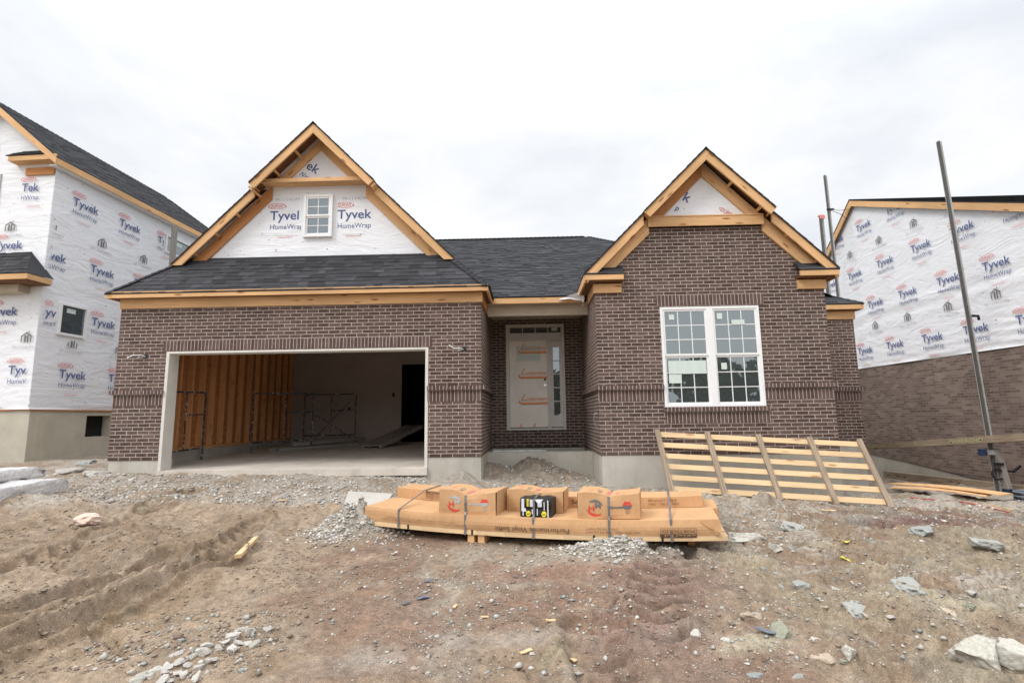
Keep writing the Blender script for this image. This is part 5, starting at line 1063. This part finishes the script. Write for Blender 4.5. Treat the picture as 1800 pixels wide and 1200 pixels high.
# straps
straps = [(.30, [(-.008, -.004), (-.008, .212), (.745, .335), (1.225, .335), (1.235, .0)], 'grey plastic strap over the left ends of the long cartons'),
 (1.12, [(-.008, -.004), (-.008, .21), (.012, .24), (-.004, .34), (.012, .418), (.25, .412), (.505, .425), (.75, .332), (1.225, .33), (1.235, 0)], 'grey plastic strap pressing into the left small carton'),
 (1.90, [(-.008, -.004), (-.008, .212), (.045, .24), (.045, .40), (.35, .424), (.74, .424), (1.225, .33), (1.235, 0)], 'grey plastic strap across the black package and the middle carton'),
 (2.71, [(-.008, -.004), (-.008, .21), (.052, .24), (.034, .34), (.052, .435), (.28, .43), (.525, .44), (.75, .332), (1.225, .33), (1.235, 0)], 'grey plastic strap pressing into the right small carton'),
 (3.33, [(-.008, -.004), (-.008, .214), (.745, .335), (1.225, .335), (1.235, 0)], 'grey plastic strap over the right ends of the long cartons')]
for u, ps, lb in straps: m = MB(); ribbon(m, [B(u, v - .006, w) for v, w in ps]); m.build('strap', label=lb, cat='strap', group='plastic straps round the cartons', loc=B(u, 0, 0))

# ------------------------------------------------------------ leaning lattice of battens
TL, TR_, BL, BRt = Vector((2.21, 9.50, -.30)), Vector((5.68, 9.30, -.51)), Vector((2.30, 9.10, -1.28)), Vector((5.72, 8.75, -1.48))
t = thing('timber_rack', (4, 9, -1.4), 'slatted timber rack leaning on the brick wall under the twin window', 'wooden rack')
Q = lambda a, b: (TL * (1 - a) + TR_ * a) * (1 - b) + (BL * (1 - a) + BRt * a) * b
nq = (TR_ - TL).cross(BL - TL).normalized(); nq = nq if nq.y < 0 else -nq
for b in (.045, .225, .41, .585, .765, .945): m = MB(); m.beam(Q(.01, b + .0), Q(.995, b), .022, .088, M_pineP, up=(TL - BL)); m.build('batten', t)
for a in (.015, .262, .508, .752, .985): m = MB(); m.beam(Q(a, -.03) + nq * .032, Q(a, 1.03) + nq * .032, .085, .036, M_old, up=nq); m.build('post', t)

# ------------------------------------------------------------ wrapped boards on the left, plywood, cords, litter
def pack(A, Bp, width, z0, z1, seed, label):
    A, Bp = Vector(A), Vector(Bp); d = (Bp - A); L = d.length; d.normalize(); s = Vector((-d.y, d.x, 0)); s = s if s.x < 0 else -s
    def P(u, v, w):
        n = lambda f: float(vnoise(np.array(u * f + seed), np.array((v + w * 3) * f + seed))) - .5
        e = min(1, max(0, u / .12)); return A + d * u + s * v + Vector((0, 0, w)) + s * (n(3) * .05 + n(9) * .04 + n(23) * .02) + Vector((0, 0, n(4) * .04 + n(11) * .03 + n(25) * .012 - (1 - e) * .05 * (w > z0 + .1))) + d * (n(5) * .06)
    m = MB(); cbox(m, 0, L, 0, width, z0, z1, M_bund, 60, 14, P=lambda u, v, w: P(u, v, w)); return m.build('wrapped_boards', label=label, cat='wrapped boards', group='film wrapped boards by the left house', loc=A + Vector((0, 0, z0)), smooth=True)
pack((-7.42, 8.45, 0), (-6.72, 4.3, 0), 1.3, -1.20, -.865, 2, 'lower pack of boards wrapped in clear film on bare soil')
pack((-7.95, 8.55, 0), (-7.15, 4.3, 0), 1.1, -.86, -.70, 7, 'upper pack of boards wrapped in clear film, set back on the lower pack')
for i, (a, b, c, dz, lb) in enumerate((((1560, 860), (1760, 882), (1640, 862), .03, 'upper curled plywood sheet on the ground beyond the rack'), ((1562, 866), (1735, 882), (1640, 872), .01, 'lower plywood sheet under another beyond the rack'))):
    p, q = G(*a), G(*b); d = (q - p).normalized(); s = Vector((-d.y, d.x, 0)) * .38; m = MB(); N_ = 14; L = (q - p).length
    for k in range(N_):
        f = lambda t: p + d * (L * t) + Vector((0, 0, float(dz) + .075 + .035 * math.sin(t * 3.1)))
        m.hexa([f(k / N_), f((k + 1) / N_), f((k + 1) / N_) + s, f(k / N_) + s] + [v + Vector((0, 0, .014)) for v in (f(k / N_), f((k + 1) / N_), f((k + 1) / N_) + s, f(k / N_) + s)], M_pine, 0)
    m.build('plywood_sheet', label=lb, cat='plywood sheet', group='plywood sheets on the ground', loc=p)
def cord(pts, r, mat, label, name='cord'):
    P = [G(*p) + Vector((0, 0, .02)) for p in pts]; out = []
    for i in range(len(P) - 1):
        p0, p1, p2, p3 = P[max(i - 1, 0)], P[i], P[i + 1], P[min(i + 2, len(P) - 1)]
        for k in range(5): t = k / 5; out.append(.5 * ((2 * p1) + (-p0 + p2) * t + (2 * p0 - 5 * p1 + 4 * p2 - p3) * t * t + (-p0 + 3 * p1 - 3 * p2 + p3) * t ** 3))
    out.append(P[-1]); m = MB(); m.tube(out, r, mat, 6); m.build(name, label=label, cat='cord', loc=P[0])
cord([(1600, 876), (1640, 880), (1690, 884), (1740, 894), (1790, 906), (1830, 908)], .010, M_hoseR, 'thin red hose trailing over the grey rubble on the right')
cord([(1720, 884), (1745, 890), (1780, 899), (1840, 915)], .008, M_hoseY, 'thin yellow cord trailing over the grey rubble on the right')
m = MB(); p = G(1806, 882); 
for k in range(5): m.tube([p + Vector((math.cos(a) * .16, math.sin(a) * .16, .03 + k * .035)) for a in np.linspace(0, 2 * PI, 22)], .017, M_black if k % 2 else M_slate, 6, caps=False)
m.build('cable_coil', label='dark coil of cable lying at the right edge', cat='cable coil', loc=p)
def litter(name, px, py, size, mat, label, cat, th=.006, ang=0, asp=.5, curl=.25, group=None, seed=0):
    rnd = random.Random(seed + px); p = G(px, py); m = MB(); n = 5; ca, sa = math.cos(ang), math.sin(ang)
    f = lambda a, b: p + Vector((a * ca - b * sa, a * sa + b * ca, .012 + curl * size * (math.sin(a / size * 4 + seed) * .3 + (a / size) ** 2 * .4 + .2) * .5 + J[(round(a * 1e4), round(b * 1e4))]))
    xs = [size * (k / n - .5) for k in range(n + 1)]; ys = [size * asp * (k / 3 - .5) for k in range(4)]; J = {(round(a * 1e4), round(b * 1e4)): rnd.random() * curl * size * .25 for a in xs for b in ys}
    for a, b in zip(xs, xs[1:]):
        for c, d in zip(ys, ys[1:]):
            T = [f(a, c), f(b, c), f(b, d), f(a, d)]; m.face(T, mat, [(a, c), (b, c), (b, d), (a, d)]); m.face([v - Vector((0, 0, th)) for v in T][::-1], mat, [(0, 0)] * 4)
    for a, b in zip(xs, xs[1:]):
        for c in (ys[0], ys[-1]): m.face([f(a, c), f(b, c), f(b, c) - Vector((0, 0, th)), f(a, c) - Vector((0, 0, th))], mat, [(0, 0)] * 4)
    for c, d in zip(ys, ys[1:]):
        for a in (xs[0], xs[-1]): m.face([f(a, c), f(a, d), f(a, d) - Vector((0, 0, th)), f(a, c) - Vector((0, 0, th))], mat, [(0, 0)] * 4)
    return m.build(name, label=label, cat=cat, loc=p, group=group)
import bmesh
p = G(153, 924); bm = bmesh.new(); bmesh.ops.create_icosphere(bm, subdivisions=3, radius=.14); rp = random.Random(5)
for v in bm.verts: v.co *= rp.uniform(.78, 1.1); v.co.z *= .55; v.co.x *= 1.15
me2 = bpy.data.meshes.new('crumpled_paper'); bm.to_mesh(me2); bm.free(); me2.materials.append(M_paper); o = bpy.data.objects.new('crumpled_paper', me2); C.objects.link(o); o.location = p + Vector((0, 0, .075)); tag(o, 'crumpled pinkish paper on the sand left of the ruts', 'paper')
p, q = G(412, 985), G(446, 952); m = MB(); m.hexa([v + Vector((0, 0, z)) for z in (.02, .06) for v in (p, p + Vector((.055, .025, 0)), q + Vector((.04, .015, 0)), q)], M_pineP, 2); m.build('wood_scrap', label='broken piece of pine board in the sand near the tyre ruts', cat='wood scrap', loc=p)
GC = 'wood chips on the soil'
for i, (x, y, s, an, lb) in enumerate(((925, 1147, .09, .6, 'curved pale wood chip lowest at the picture bottom left of another'), (1004, 1160, .09, -.9, 'straight pale wood chip lowest at the picture bottom right of another'), (800, 1067, .07, 1.4, 'triangular wood chip in front of the cartons left'), (852, 1086, .06, .2, 'pale wood chip in mid foreground near a triangular one'), (968, 1092, .07, .1, 'flat long wood chip centre foreground soil'), (497, 940 - 60, .12, .1, 'tan chip on the grey rubble in front of the garage'), (1457, 898, .2, -.7, 'thin splinter on the ground below the rack'), (740, 1150, .0, 0, ''))):
    if s: litter('wood_chip', x, y, s, M_pineP, lb, 'wood chip', .008, an, .35, .15, GC, i)
for i, (x, y, s, an, lb) in enumerate(((754, 1022, .08, .5, 'blue grey shingle shard nearest the cartons'), (744, 1053, .10, .3, 'blue grey shingle shard right one of the lower pair'), (714, 1062, .07, .9, 'blue grey shingle shard left one of the lower pair'), (1345, 1112, .13, -.5, 'blue grey flat shard right foreground'), (906, 1015, .05, .2, 'small dark shard below the rubble heap'))):
    litter('shingle_shard', x, y, s, M_slate, lb, 'shard', .006, an, .4, .3, 'dark shards on the soil', i)
litter('tape_scrap', 1490, 990, .13, M_tape, 'yellow tape scrap curled on the right hand soil, lower one', 'tape', .002, -.5, .25, .8, 'yellow tape scraps', 3); litter('tape_scrap', 1486, 955, .10, M_tape, 'yellow tape scrap on the right hand soil, upper smaller one', 'tape', .002, .3, .3, .6, 'yellow tape scraps', 4)
litter('plastic_scrap', 693, 975, .06, M_plast, 'tiny white plastic scrap below the rubble heap', 'plastic scrap', .002, .3, .6, .8)
litter('green_scrap', 250, 898, .08, plain('green plastic', (.03, .22, .10), .4, .1, 5, 0), 'small green plastic piece on the sand', 'plastic scrap', .004, .1, .25, .2)
m = MB(); p, q = G(752, 857) + Vector((0, 0, .03)), G(790, 843) + Vector((0, 0, .08)); m.beam(p, q, .03, .012, M_plast); m.build('trim_offcut', label='white trim offcut on rubble beside the garage pier', cat='trim offcut', loc=p)
# white sheet caught on the porch eave
t = MB(); rnd = random.Random(4); path = [(.66, 2.36, .04), (.78, 2.39, .06), (.90, 2.42, .09), (.98, 2.40, .12), (1.06, 2.41, .13), (1.14, 2.42, .18), (1.19, 2.38, .22), (1.17, 2.30, .14), (1.13, 2.26, .05)]
rows = []
for (x, z, h) in path: rows.append([Vector((x + rnd.uniform(-.02, .02), 10.58 - .05 * math.sin(k * 1.3 + x * 9), z + h * (k / 4 - .45) + rnd.uniform(-.015, .015))) for k in range(5)])
for a, b in zip(rows, rows[1:]):
    for k in range(4): t.face([a[k], b[k], b[k + 1], a[k + 1]], M_plast, [(0, 0)] * 4)
o = t.build('plastic_sheet', label='crumpled white plastic sheet hanging on the porch eave by the wing', cat='plastic sheet', loc=(.9, 10.6, 2.4), smooth=True)
sd_ = o.modifiers.new('thick', 'SOLIDIFY'); sd_.thickness = .004; ss = o.modifiers.new('s', 'SUBSURF'); ss.levels = ss.render_levels = 1

# ------------------------------------------------------------ stones
import bmesh
def stone_mesh(seed, mat, flat=.6, sub=3):
    """broken stone: a lump cut by planes, its faces chipped and pitted"""
    from mathutils import noise as nz
    rnd = random.Random(seed); bm = bmesh.new(); bmesh.ops.create_icosphere(bm, subdivisions=sub, radius=.5); cuts = []
    for k in range(8):
        n = Vector((rnd.gauss(0, 1), rnd.gauss(0, 1), rnd.gauss(0, 1) * .8)).normalized(); cuts.append((n, rnd.uniform(.26, .42)))
    cuts.append((Vector((rnd.uniform(-.15, .15), rnd.uniform(-.15, .15), 1)).normalized(), rnd.uniform(.24, .34)))
    for v in bm.verts:
        for n, d in cuts:
            e = v.co.dot(n) - d
            if e > 0: v.co -= n * e
        o = Vector((seed * 3.1, 0, 0)); v.co *= 1 + .22 * nz.noise(v.co * 2.4 + o) + .12 * nz.noise(v.co * 6.5 + o) + .06 * nz.noise(v.co * 14 + o)
        v.co.z *= flat
    me = bpy.data.meshes.new('stone'); bm.to_mesh(me); bm.free(); me.materials.append(mat); me.polygons.foreach_set('use_smooth', [sub > 3] * len(me.polygons)); return me
SM = {k: [stone_mesh(i * 7 + j, M_st[k], f) for i, f in enumerate((.55, .75, .4, .9, .6))] for j, k in enumerate(M_st)}
nst = 0
BIG = {k: [stone_mesh(90 + i * 7 + j, M_st[k], f, 5) for i, f in enumerate((.85, .55))] for j, k in enumerate(M_st)}
def stone(p, s, kind, label, group, sink=.15, asp=1.0, rnd=random, lift=0):
    global nst
    me = BIG[kind][0 if p.y < 4.2 else 1] if s > .2 else rnd.choice(SM[kind]); o = bpy.data.objects.new('stone', me); C.objects.link(o); z = float(ground_z(p.x, p.y)); fl = max(v.co.z for v in me.vertices)
    o.location = (p.x, p.y, z + s * (fl - sink) + lift); o.scale = (s * asp, s / asp ** .3, s); o.rotation_euler = (rnd.uniform(-.25, .25), rnd.uniform(-.25, .25), rnd.uniform(0, 6.3)); tag(o, label, 'stone', group); nst += 1; return o
rs = random.Random(12)
# large named ones
for x, y, s, k, lb, a in ((1722, 1165, .34, 'white', 'large pale flat boulder in the lower right corner, left of another', 1.0), (1805, 1168, .32, 'white', 'large pale boulder cut by the right picture edge', 1.1), (1512, 1072, .22, 'blue', 'blue grey flat stone in the right foreground', 1.25), (1470, 1032, .12, 'white', 'rounded whitish stone above the flat blue grey one', 1.1),
  (1372, 1108, .16, 'green', 'greenish slab stone in the right foreground', 1.5), (1445, 1150, .15, 'tan', 'tan wedge stone beside a crack in the soil', 1.2), (750, 1148, .12, 'white', 'grey block stone alone in the centre foreground', 1.1), (1365, 1026, .13, 'blue', 'blue grey stone left of the whitish rounded ones', 1.1), (1408, 1026, .13, 'blue', 'streaked grey stone right of the blue grey one', 1.1),
  (1396, 930, .30, 'blue', 'flat blue grey slab stone below the rack', 1.5), (1310, 942, .32, 'white', 'long pale slab stone right of the cartons', 1.8), (1365, 965, .16, 'white', 'pale chipped stone on the slope right of the cartons', 1.3), (1620, 935, .28, 'blue', 'grey slab stone on the right slope below the plywood', 1.4), (1730, 952, .34, 'blue', 'broad blue grey stone near the right edge', 1.4), (1735, 997, .16, 'tan', 'flat tan stone near the right edge', 1.3),
  (1595, 1030, .22, 'blue', 'half buried grey stone right of centre', 1.5), (1660, 1075, .18, 'tan', 'tan stone standing on pale dry mud', .8), (1540, 1118, .12, 'blue', 'small grey stone above the pale mud', 1.1), (1490, 1142, .12, 'white', 'narrow white stone in the right foreground', 1.7), (1320, 1078, .16, 'tan', 'flat pinkish stone in the right foreground', 1.4), (1222, 1110, .08, 'white', 'small white wedge stone beside the tread marks', 1.1),
  (245, 858, .95, 'grey', 'broad flat rock slab in front of the left garage pier', 1.9), (170, 835, .5, 'grey', 'low grey rock left of the garage pier', 1.5), (120, 828, .4, 'grey', 'low grey rock by the left foundation', 1.4), (150, 815, .35, 'blue', 'dark low rock against the left foundation', 1.3), (860, 834, .26, 'green', 'dark rough lump of rock at the garage pier corner', 1.2), (1382, 870, .32, 'green', 'rough lump of hard clay under the rack', 1.2), (1500, 880, .3, 'green', 'dark clay lump under the right end of the rack', 1.3), (640, 893, 0, '', '', 1)):
    if s: stone(G(x, y), s, k, lb, 'single stones about the site', .34 if s < .2 else (.06 if y > 1160 else .16), a, rs)
m = MB(); c = [G(600, 905), G(668, 908), G(690, 872), G(612, 868)]; m.hexa([v + Vector((0, 0, z)) for z in (-.12, .045) for v in c], M_rockslab); m.build('broken_concrete_piece', label='flat grey concrete slab lying behind the left end of the cartons', cat='concrete slab', loc=c[0], bevel=.02)
def scatter(n, fn, size, kinds, label, group, lift=0, sink=.15):
    for _ in range(n):
        q = fn(); p = G(*q) if isinstance(q, tuple) else q
        stone(p, size() * (1), rs.choice(kinds), label, group, sink, rs.uniform(.9, 1.4), rs, lift)
ga = rs.gauss
def heap(Hc, sx, sy): return lambda: Vector((Hc.x + .02 + ga(0, sx), Hc.y + .2 + ga(0, sy), 0))
scatter(62, heap(HEAP, .24, .17), lambda: rs.uniform(.03, .085), ['grey', 'white', 'grey'], 'lump of broken whitish concrete in the heap left of the cartons', 'concrete lumps heaped at the left end of the cartons', sink=.2)
scatter(64, heap(HEAP2, .27, .09), lambda: rs.uniform(.03, .085), ['grey', 'grey', 'white'], 'broken grey concrete lump in the low heap in front of the cartons', 'concrete lumps in front of the cartons', sink=.1)
RV = [(385, 1138), (360, 1148), (372, 1160), (340, 1152), (352, 1172), (330, 1168), (310, 1150), (318, 1160), (296, 1170), (288, 1182), (275, 1178), (262, 1190), (248, 1186), (240, 1196), (310, 1182), (325, 1187), (300, 1195), (420, 1130), (435, 1132), (408, 1142), (395, 1130), (445, 1135), (345, 1190), (285, 1198), (232, 1182), (365, 1136), (428, 1105), (440, 1112), (452, 1128), (470, 1108), (435, 1092), (412, 1118)]
for x, y in RV: stone(G(x, y), rs.uniform(.05, .085), rs.choice(['grey', 'white', 'grey']), 'rounded grey pebble in the cluster at the lower left', 'pebbles clustered at the lower left', .12, rs.uniform(1, 1.6), rs)
scatter(34, lambda: (rs.uniform(1240, 1800), rs.uniform(925, 1190)), lambda: rs.uniform(.03, .09), ['blue', 'tan', 'blue', 'green', 'grey'], 'small angular stone on the right hand soil', 'small stones on the right hand soil', sink=.36)
scatter(20, lambda: (rs.uniform(560, 1240), rs.uniform(990, 1190)), lambda: rs.uniform(.02, .05), ['blue', 'tan', 'grey', 'white'], 'small stone on the reddish centre soil', 'small stones on the centre soil', sink=.25)
scatter(34, lambda: (rs.uniform(160, 660), rs.uniform(840, 880)), lambda: rs.uniform(.06, .16), ['grey', 'grey', 'blue'], 'grey rubble stone on the strip in front of the garage', 'rubble stones in front of the garage', sink=.25)
scatter(18, lambda: (rs.uniform(860, 1040), rs.uniform(825, 858)), lambda: rs.uniform(.04, .10), ['grey', 'tan', 'green'], 'stone on the dirt bank below the porch wall', 'stones on the porch dirt bank', sink=.2)
# gravel, chips and clods too many to count
def grit(name, label, n, pos, size, cols):
    rg = np.random.RandomState(5); V = []; F = []; CC = []; P = pos(rg, n); x, y = P[:, 0], P[:, 1]; z = ground_z(x, y); s = size(rg, len(x))
    base = np.array([(1, 0, 0), (0, 1, 0), (-1, 0, 0), (0, -1, 0), (0, 0, .8), (0, 0, -.8)]); fcs = np.array([(0, 1, 4), (1, 2, 4), (2, 3, 4), (3, 0, 4), (1, 0, 5), (2, 1, 5), (3, 2, 5), (0, 3, 5)]); k = len(x)
    b = base[None] * (1 + rg.uniform(-.45, .35, (k, 6, 1))) * s[:, None, None] * np.stack([np.ones(k), rg.uniform(.6, 1, k), rg.uniform(.4, .9, k)], -1)[:, None, :]
    a = rg.uniform(0, 2 * PI, k); c_, s_ = np.cos(a), np.sin(a); bx = b[..., 0] * c_[:, None] - b[..., 1] * s_[:, None]; by = b[..., 0] * s_[:, None] + b[..., 1] * c_[:, None]
    V = np.stack([bx + x[:, None], by + y[:, None], b[..., 2] + (z + s * .15)[:, None]], -1).reshape(-1, 3); F = (fcs[None] + (np.arange(k) * 6)[:, None, None]).reshape(-1, 3)
    me = bpy.data.meshes.new(name); me.vertices.add(len(V)); me.vertices.foreach_set('co', V.ravel()); me.loops.add(F.size); me.loops.foreach_set('vertex_index', F.ravel()); me.polygons.add(len(F)); me.polygons.foreach_set('loop_start', np.arange(0, F.size, 3)); me.polygons.foreach_set('loop_total', np.full(len(F), 3)); me.update(); me.validate()
    cc = np.array(cols)[rg.randint(0, len(cols), k)] * rg.uniform(.75, 1.2, (k, 1)); cc = np.concatenate([np.repeat(cc, 6, 0), np.ones((k * 6, 1))], 1); a_ = me.color_attributes.new('Col', 'FLOAT_COLOR', 'POINT'); a_.data.foreach_set('color', cc.ravel().astype(np.float32)); me.materials.append(M_gravel)
    o = bpy.data.objects.new(name, me); C.objects.link(o); o['kind'] = 'stuff'; o['label'] = label
def px_zone(x0, x1, y0, y1):
    """a box of ground seen through the given window of the photograph"""
    A, Bq = Gb(x0, y0), Gb(x1, y0); Cq, D = Gb(x1, y1), Gb(x0, y1)
    def f(rg, n):
        u, v = rg.rand(n, 1), rg.rand(n, 1); a, b, c, d = (np.array(q[:2]) for q in (A, Bq, Cq, D)); return (a * (1 - u) + b * u) * (1 - v) + (d * (1 - u) + c * u) * v
    return f
def multi(zs):
    def f(rg, n):
        out = [z(rg, int(n * w)) if callable(z) else np.stack([z[0] + rg.randn(int(n * w)) * z[2], z[1] + rg.randn(int(n * w)) * z[3]], -1) for z, w in zs]; P = np.concatenate(out); k = vnoise(P[:, 0] * 2.6, P[:, 1] * 2.6) + .3 * vnoise(P[:, 0] * 9, P[:, 1] * 9); return P[k > rg.rand(len(P)) * .9 + .15]
    return f
grit('gravel', 'loose grey gravel and stone chips over the strip below the house', 20000, multi([(px_zone(120, 760, 836, 892), .5), (px_zone(860, 1050, 815, 860), .1), ((HEAP.x, HEAP.y + .2, .30, .2), .12), ((HEAP2.x, HEAP2.y + .18, .34, .11), .08), (px_zone(1180, 1800, 880, 940), .2)]), lambda r, k: r.gamma(2.2, .006, k) + .004, [(.46, .44, .40), (.60, .58, .54), (.36, .34, .31), (.46, .41, .34)])
grit('stone_chips', 'small stone chips scattered over the bare soil', 20000, multi([(px_zone(560, 1800, 960, 1195), .75), (px_zone(150, 500, 1090, 1200), .12), (px_zone(1240, 1800, 930, 1010), .13)]), lambda r, k: r.gamma(1.3, .0048, k) + .002, [(.42, .39, .35), (.26, .21, .165), (.50, .48, .43), (.24, .175, .14), (.32, .34, .32)])
grit('soil_clods', 'small clods of sandy soil along the tyre ruts', 11000, multi([(px_zone(-60, 560, 880, 1195), 1.0)]), lambda r, k: r.gamma(1.6, .0048, k) + .002, [(.29, .225, .168), (.24, .185, .138), (.33, .26, .195)])

# ------------------------------------------------------------ trees behind the viewer, mirrored in the windows
rt = random.Random(9)
for i, (x, y, h) in enumerate(((-22, -38, 8.5), (-9, -42, 9.5), (2, -40, 7.5), (12, -44, 10), (20, -39, 8), (30, -43, 9.5))):
    t = thing('tree', (x, y, -1.8), 'dark leafy tree mirrored in the lower window panes', 'tree', 'trees mirrored in the windows'); m = MB(); m.tube([(x, y, -1.9), (x + .2, y, h * .3), (x, y, h * .8)], [.3, .2, .06], M_trunk, 8)
    for k in range(5): a = rt.uniform(0, 6.3); m.tube([(x, y, h * .25 + k * .5), (x + math.cos(a) * 2, y + math.sin(a) * 2, h * .45 + k * .7)], [.1, .03], M_trunk, 5)
    m.build('trunk', t); m = MB()
    for k in range(1500):
        u = Vector((rt.gauss(0, 1), rt.gauss(0, 1), rt.gauss(0, 1))); u = u.normalized() * rt.random() ** .4; c = Vector((x + u.x * h * .52, y + u.y * h * .4, h * .38 + u.z * h * .42)); s = rt.uniform(.2, .45); a = Vector((rt.gauss(0, 1), rt.gauss(0, 1), rt.gauss(0, 1))).normalized() * s; b = a.orthogonal().normalized() * s
        m.face([c - a, c + b, c + a, c - b], M_leaf, [(0, 0)] * 4)
    m.build('crown', t)
